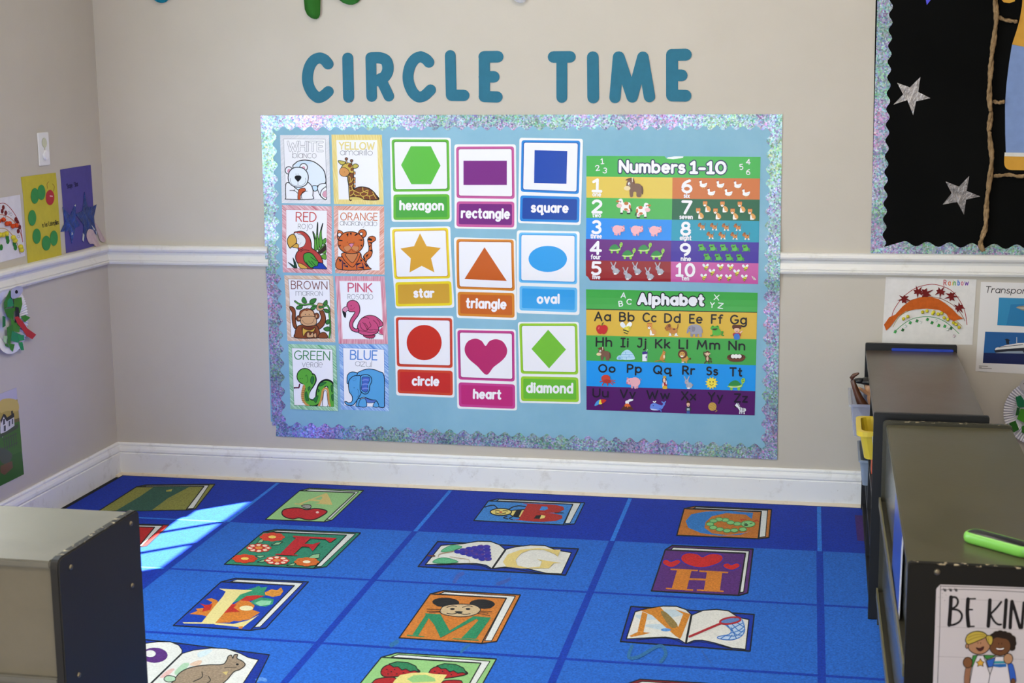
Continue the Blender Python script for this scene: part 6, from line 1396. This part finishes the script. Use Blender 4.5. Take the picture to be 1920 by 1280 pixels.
a.ell('6a4428', 972, 890, 112, 100, w=8, lc='1c1614'); a.blob(HR, '880,840 920,800 1000,810 1060,830 1085,890 1100,850 1070,790 980,775 900,790', 0)
a.blob('efe8e4', '930,908 975,914 1018,906 1005,925 975,930 942,926', 5, '1c1614'); a.poly('4a1c18', '942,928 1005,928 990,944 958,944')
for x in (958, 990): a.line('2a1810', [(x, 858), (x, 872)], 7)
a.ell('a87a58', 752, 870, 120, 106, w=8, lc='1c1614'); a.ell('a87a58', 628, 890, 16, 24, w=7, lc='1c1614')
a.blob('b8a040', '612,830 630,778 680,745 740,735 800,748 838,780 815,802 740,835 660,868 630,866', 8, '1c1614'); a.blob('b8a040', '838,780 885,785 898,820 890,860 868,880 838,840 828,800', 8, '1c1614')
for s in ('640,800 720,770 810,770', '635,835 720,800 820,785', '850,800 855,850'): a.line('7a6420', s, 5, sm=True)
a.blob('4a1c18', '724,905 760,912 802,894 795,925 765,940 740,930', 6, '1c1614')
for x in (742, 770): a.line('5a3a28', [(x, 850), (x, 864)], 7)
tag(a.build('be_kind_poster'), 'white BE KIND poster with two cartoon children on the olive unit\'s dark end panel', 'poster', 'pictures on the walls')
# remote control in its green sleeve
rc = thing('remote_control', 'black remote control in a lime green sleeve on top of the olive unit', 'remote', (3.05, -2.31, .5864))
ang = R(-41); ux = Vector((math.cos(ang), math.sin(ang), 0)); uy = Vector((-math.sin(ang), math.cos(ang), 0))
O = Vector((3.0005, -2.2565, .5862))
def stad(L0, L1, w, r, z0, z1, bev, name, m, parent, seg=3):
    bm = bmesh.new()
    q = rounded([(L0, -w), (L1, -w), (L1, w), (L0, w)], r, 8)
    A = [bm.verts.new(O+ux*x+uy*y+Vector((0, 0, z0))) for x, y in q]; B = [bm.verts.new(O+ux*x+uy*y+Vector((0, 0, z1))) for x, y in q]
    fa = bm.faces.new(A[::-1]); fb = bm.faces.new(B); n = len(A)
    for i in range(n): bm.faces.new((A[i], A[(i+1) % n], B[(i+1) % n], B[i]))
    if bev: bmesh.ops.bevel(bm, geom=list(fb.edges)+list(fa.edges), offset=bev, segments=seg, affect='EDGES')
    return from_bm(name, bm, m, parent, smooth=bool(bev))
bm = bmesh.new(); rows = []
for z, ins in ((.0002, .0055), (.0022, .0022), (.006, .0006), (.011, 0), (.016, .0006), (.0196, .0024), (.0218, .0048), (.0225, .0066), (.0216, .0078)):
    q = rounded([(ins, -.0245+ins), (.156-ins, -.0245+ins), (.156-ins, .0245-ins), (ins, .0245-ins)], .0225-ins*.9, 10)
    rows.append([bm.verts.new(O+ux*x+uy*y+Vector((0, 0, z))) for x, y in q])
bm.faces.new(rows[0][::-1]); bm.faces.new(rows[-1])
for a_, b_ in zip(rows, rows[1:]):
    for i in range(len(a_)): bm.faces.new((a_[i], a_[(i+1) % len(a_)], b_[(i+1) % len(a_)], b_[i]))
bmesh.ops.recalc_face_normals(bm, faces=bm.faces[:])
sl = from_bm('sleeve', bm, ink('7cc24e', 'plastic'), rc, smooth=True)
fc = stad(.0085, .1475, .0162, .012, .0212, .0224, .0004, 'face', ink('101012', 'plastic'), rc, 1)
def btn(x, y, rx, ry, col, name='button'):
    bm = bmesh.new(); c = O+ux*x+uy*y+Vector((0, 0, .0224))
    bm_ball(bm, (0, 0, 0), rx, ry, .0012, u=14, v=6)
    for v in bm.verts: v.co = c+ux*v.co.x+uy*v.co.y+Vector((0, 0, v.co.z))
    return from_bm(name, bm, ink(col, 'plastic'), fc, smooth=True)
btn(.0155, .003, .0042, .0042, 'd0401f')
for x, y in ((.023, -.008), (.023, .009)): btn(x, y, .003, .003, '3a3a40')
btn(.043, 0, .0125, .012, '2c1a8c', 'direction_pad'); btn(.043, 0, .0045, .0045, '45309c')
for x in (.060, .068):
    for y in (-.008, 0, .008): btn(x, y, .0026, .0024, '6a6a6e')
for x, y, col in ((.084, -.0065, '2a4a8a'), (.084, .0065, 'd8c0bc'), (.096, -.0065, '3a5a9a'), (.096, .0065, '8cc85a'), (.108, -.0065, '2a6ac0'), (.108, .0065, 'c0c0c4')): btn(x, y, .0042, .0048, col)
# ================================================================ light and camera
def area(name, loc, size, power, col, rot=(0, 0, 0), sy=None):
    l = bpy.data.lights.new(name, 'AREA'); l.energy = power; l.color = col; l.shape = 'RECTANGLE'; l.size = size; l.size_y = sy or size
    o = bpy.data.objects.new(name, l); COL.objects.link(o); o.location = loc; o.rotation_euler = rot; return o
area('ceiling_lamp', (2.15, -1.6, 2.66), 1.2, 15, (1, .91, .78), sy=.6)
area('ceiling_lamp', (2.2, -4.8, 2.66), 1.2, 20, (1, .93, .82), sy=.6)
area('left_daylight_fill', (.03, -2.15, 1.3), .9, 31, (.74, .89, .98), (0, R(-90), 0), .9)  # added daylight fill in front of the solid left wall, no window here
area('rear_daylight_fill', (1.6, -6.9, .95), 1.1, 44, (.78, .91, .98), (R(90), 0, 0), 2.0)  # added low bluish fill from the rear, no door is built here
sun = bpy.data.lights.new('sun', 'SUN'); sun.energy = 58; sun.angle = .012; sun.color = (1, .97, .93)
so = bpy.data.objects.new('sun', sun); COL.objects.link(so)
so.rotation_euler = Vector((1, .956, -2.213)).to_track_quat('-Z', 'Y').to_euler()
W = bpy.data.worlds.new('world'); S.world = W; W.use_nodes = True
bg = W.node_tree.nodes['Background']; bg.inputs['Color'].default_value = (.85, .92, 1, 1); bg.inputs['Strength'].default_value = .22

cd = bpy.data.cameras.new('camera'); co = bpy.data.objects.new('camera', cd); COL.objects.link(co)
cd.sensor_width = 36; cd.lens = 36*FPX/1920; cd.clip_start = .05
from mathutils import Matrix
co.matrix_world = Matrix(((_r.x, _u.x, -_f.x, CAM.x), (_r.y, _u.y, -_f.y, CAM.y), (_r.z, _u.z, -_f.z, CAM.z), (0, 0, 0, 1)))
cd.dof.use_dof = True; cd.dof.focus_distance = 5.35; cd.dof.aperture_fstop = 8
S.camera = co
S.view_settings.view_transform = 'Standard'; S.view_settings.look = 'None'
S.view_settings.exposure = .8; S.view_settings.gamma = 1; S.view_settings.use_curve_mapping = False
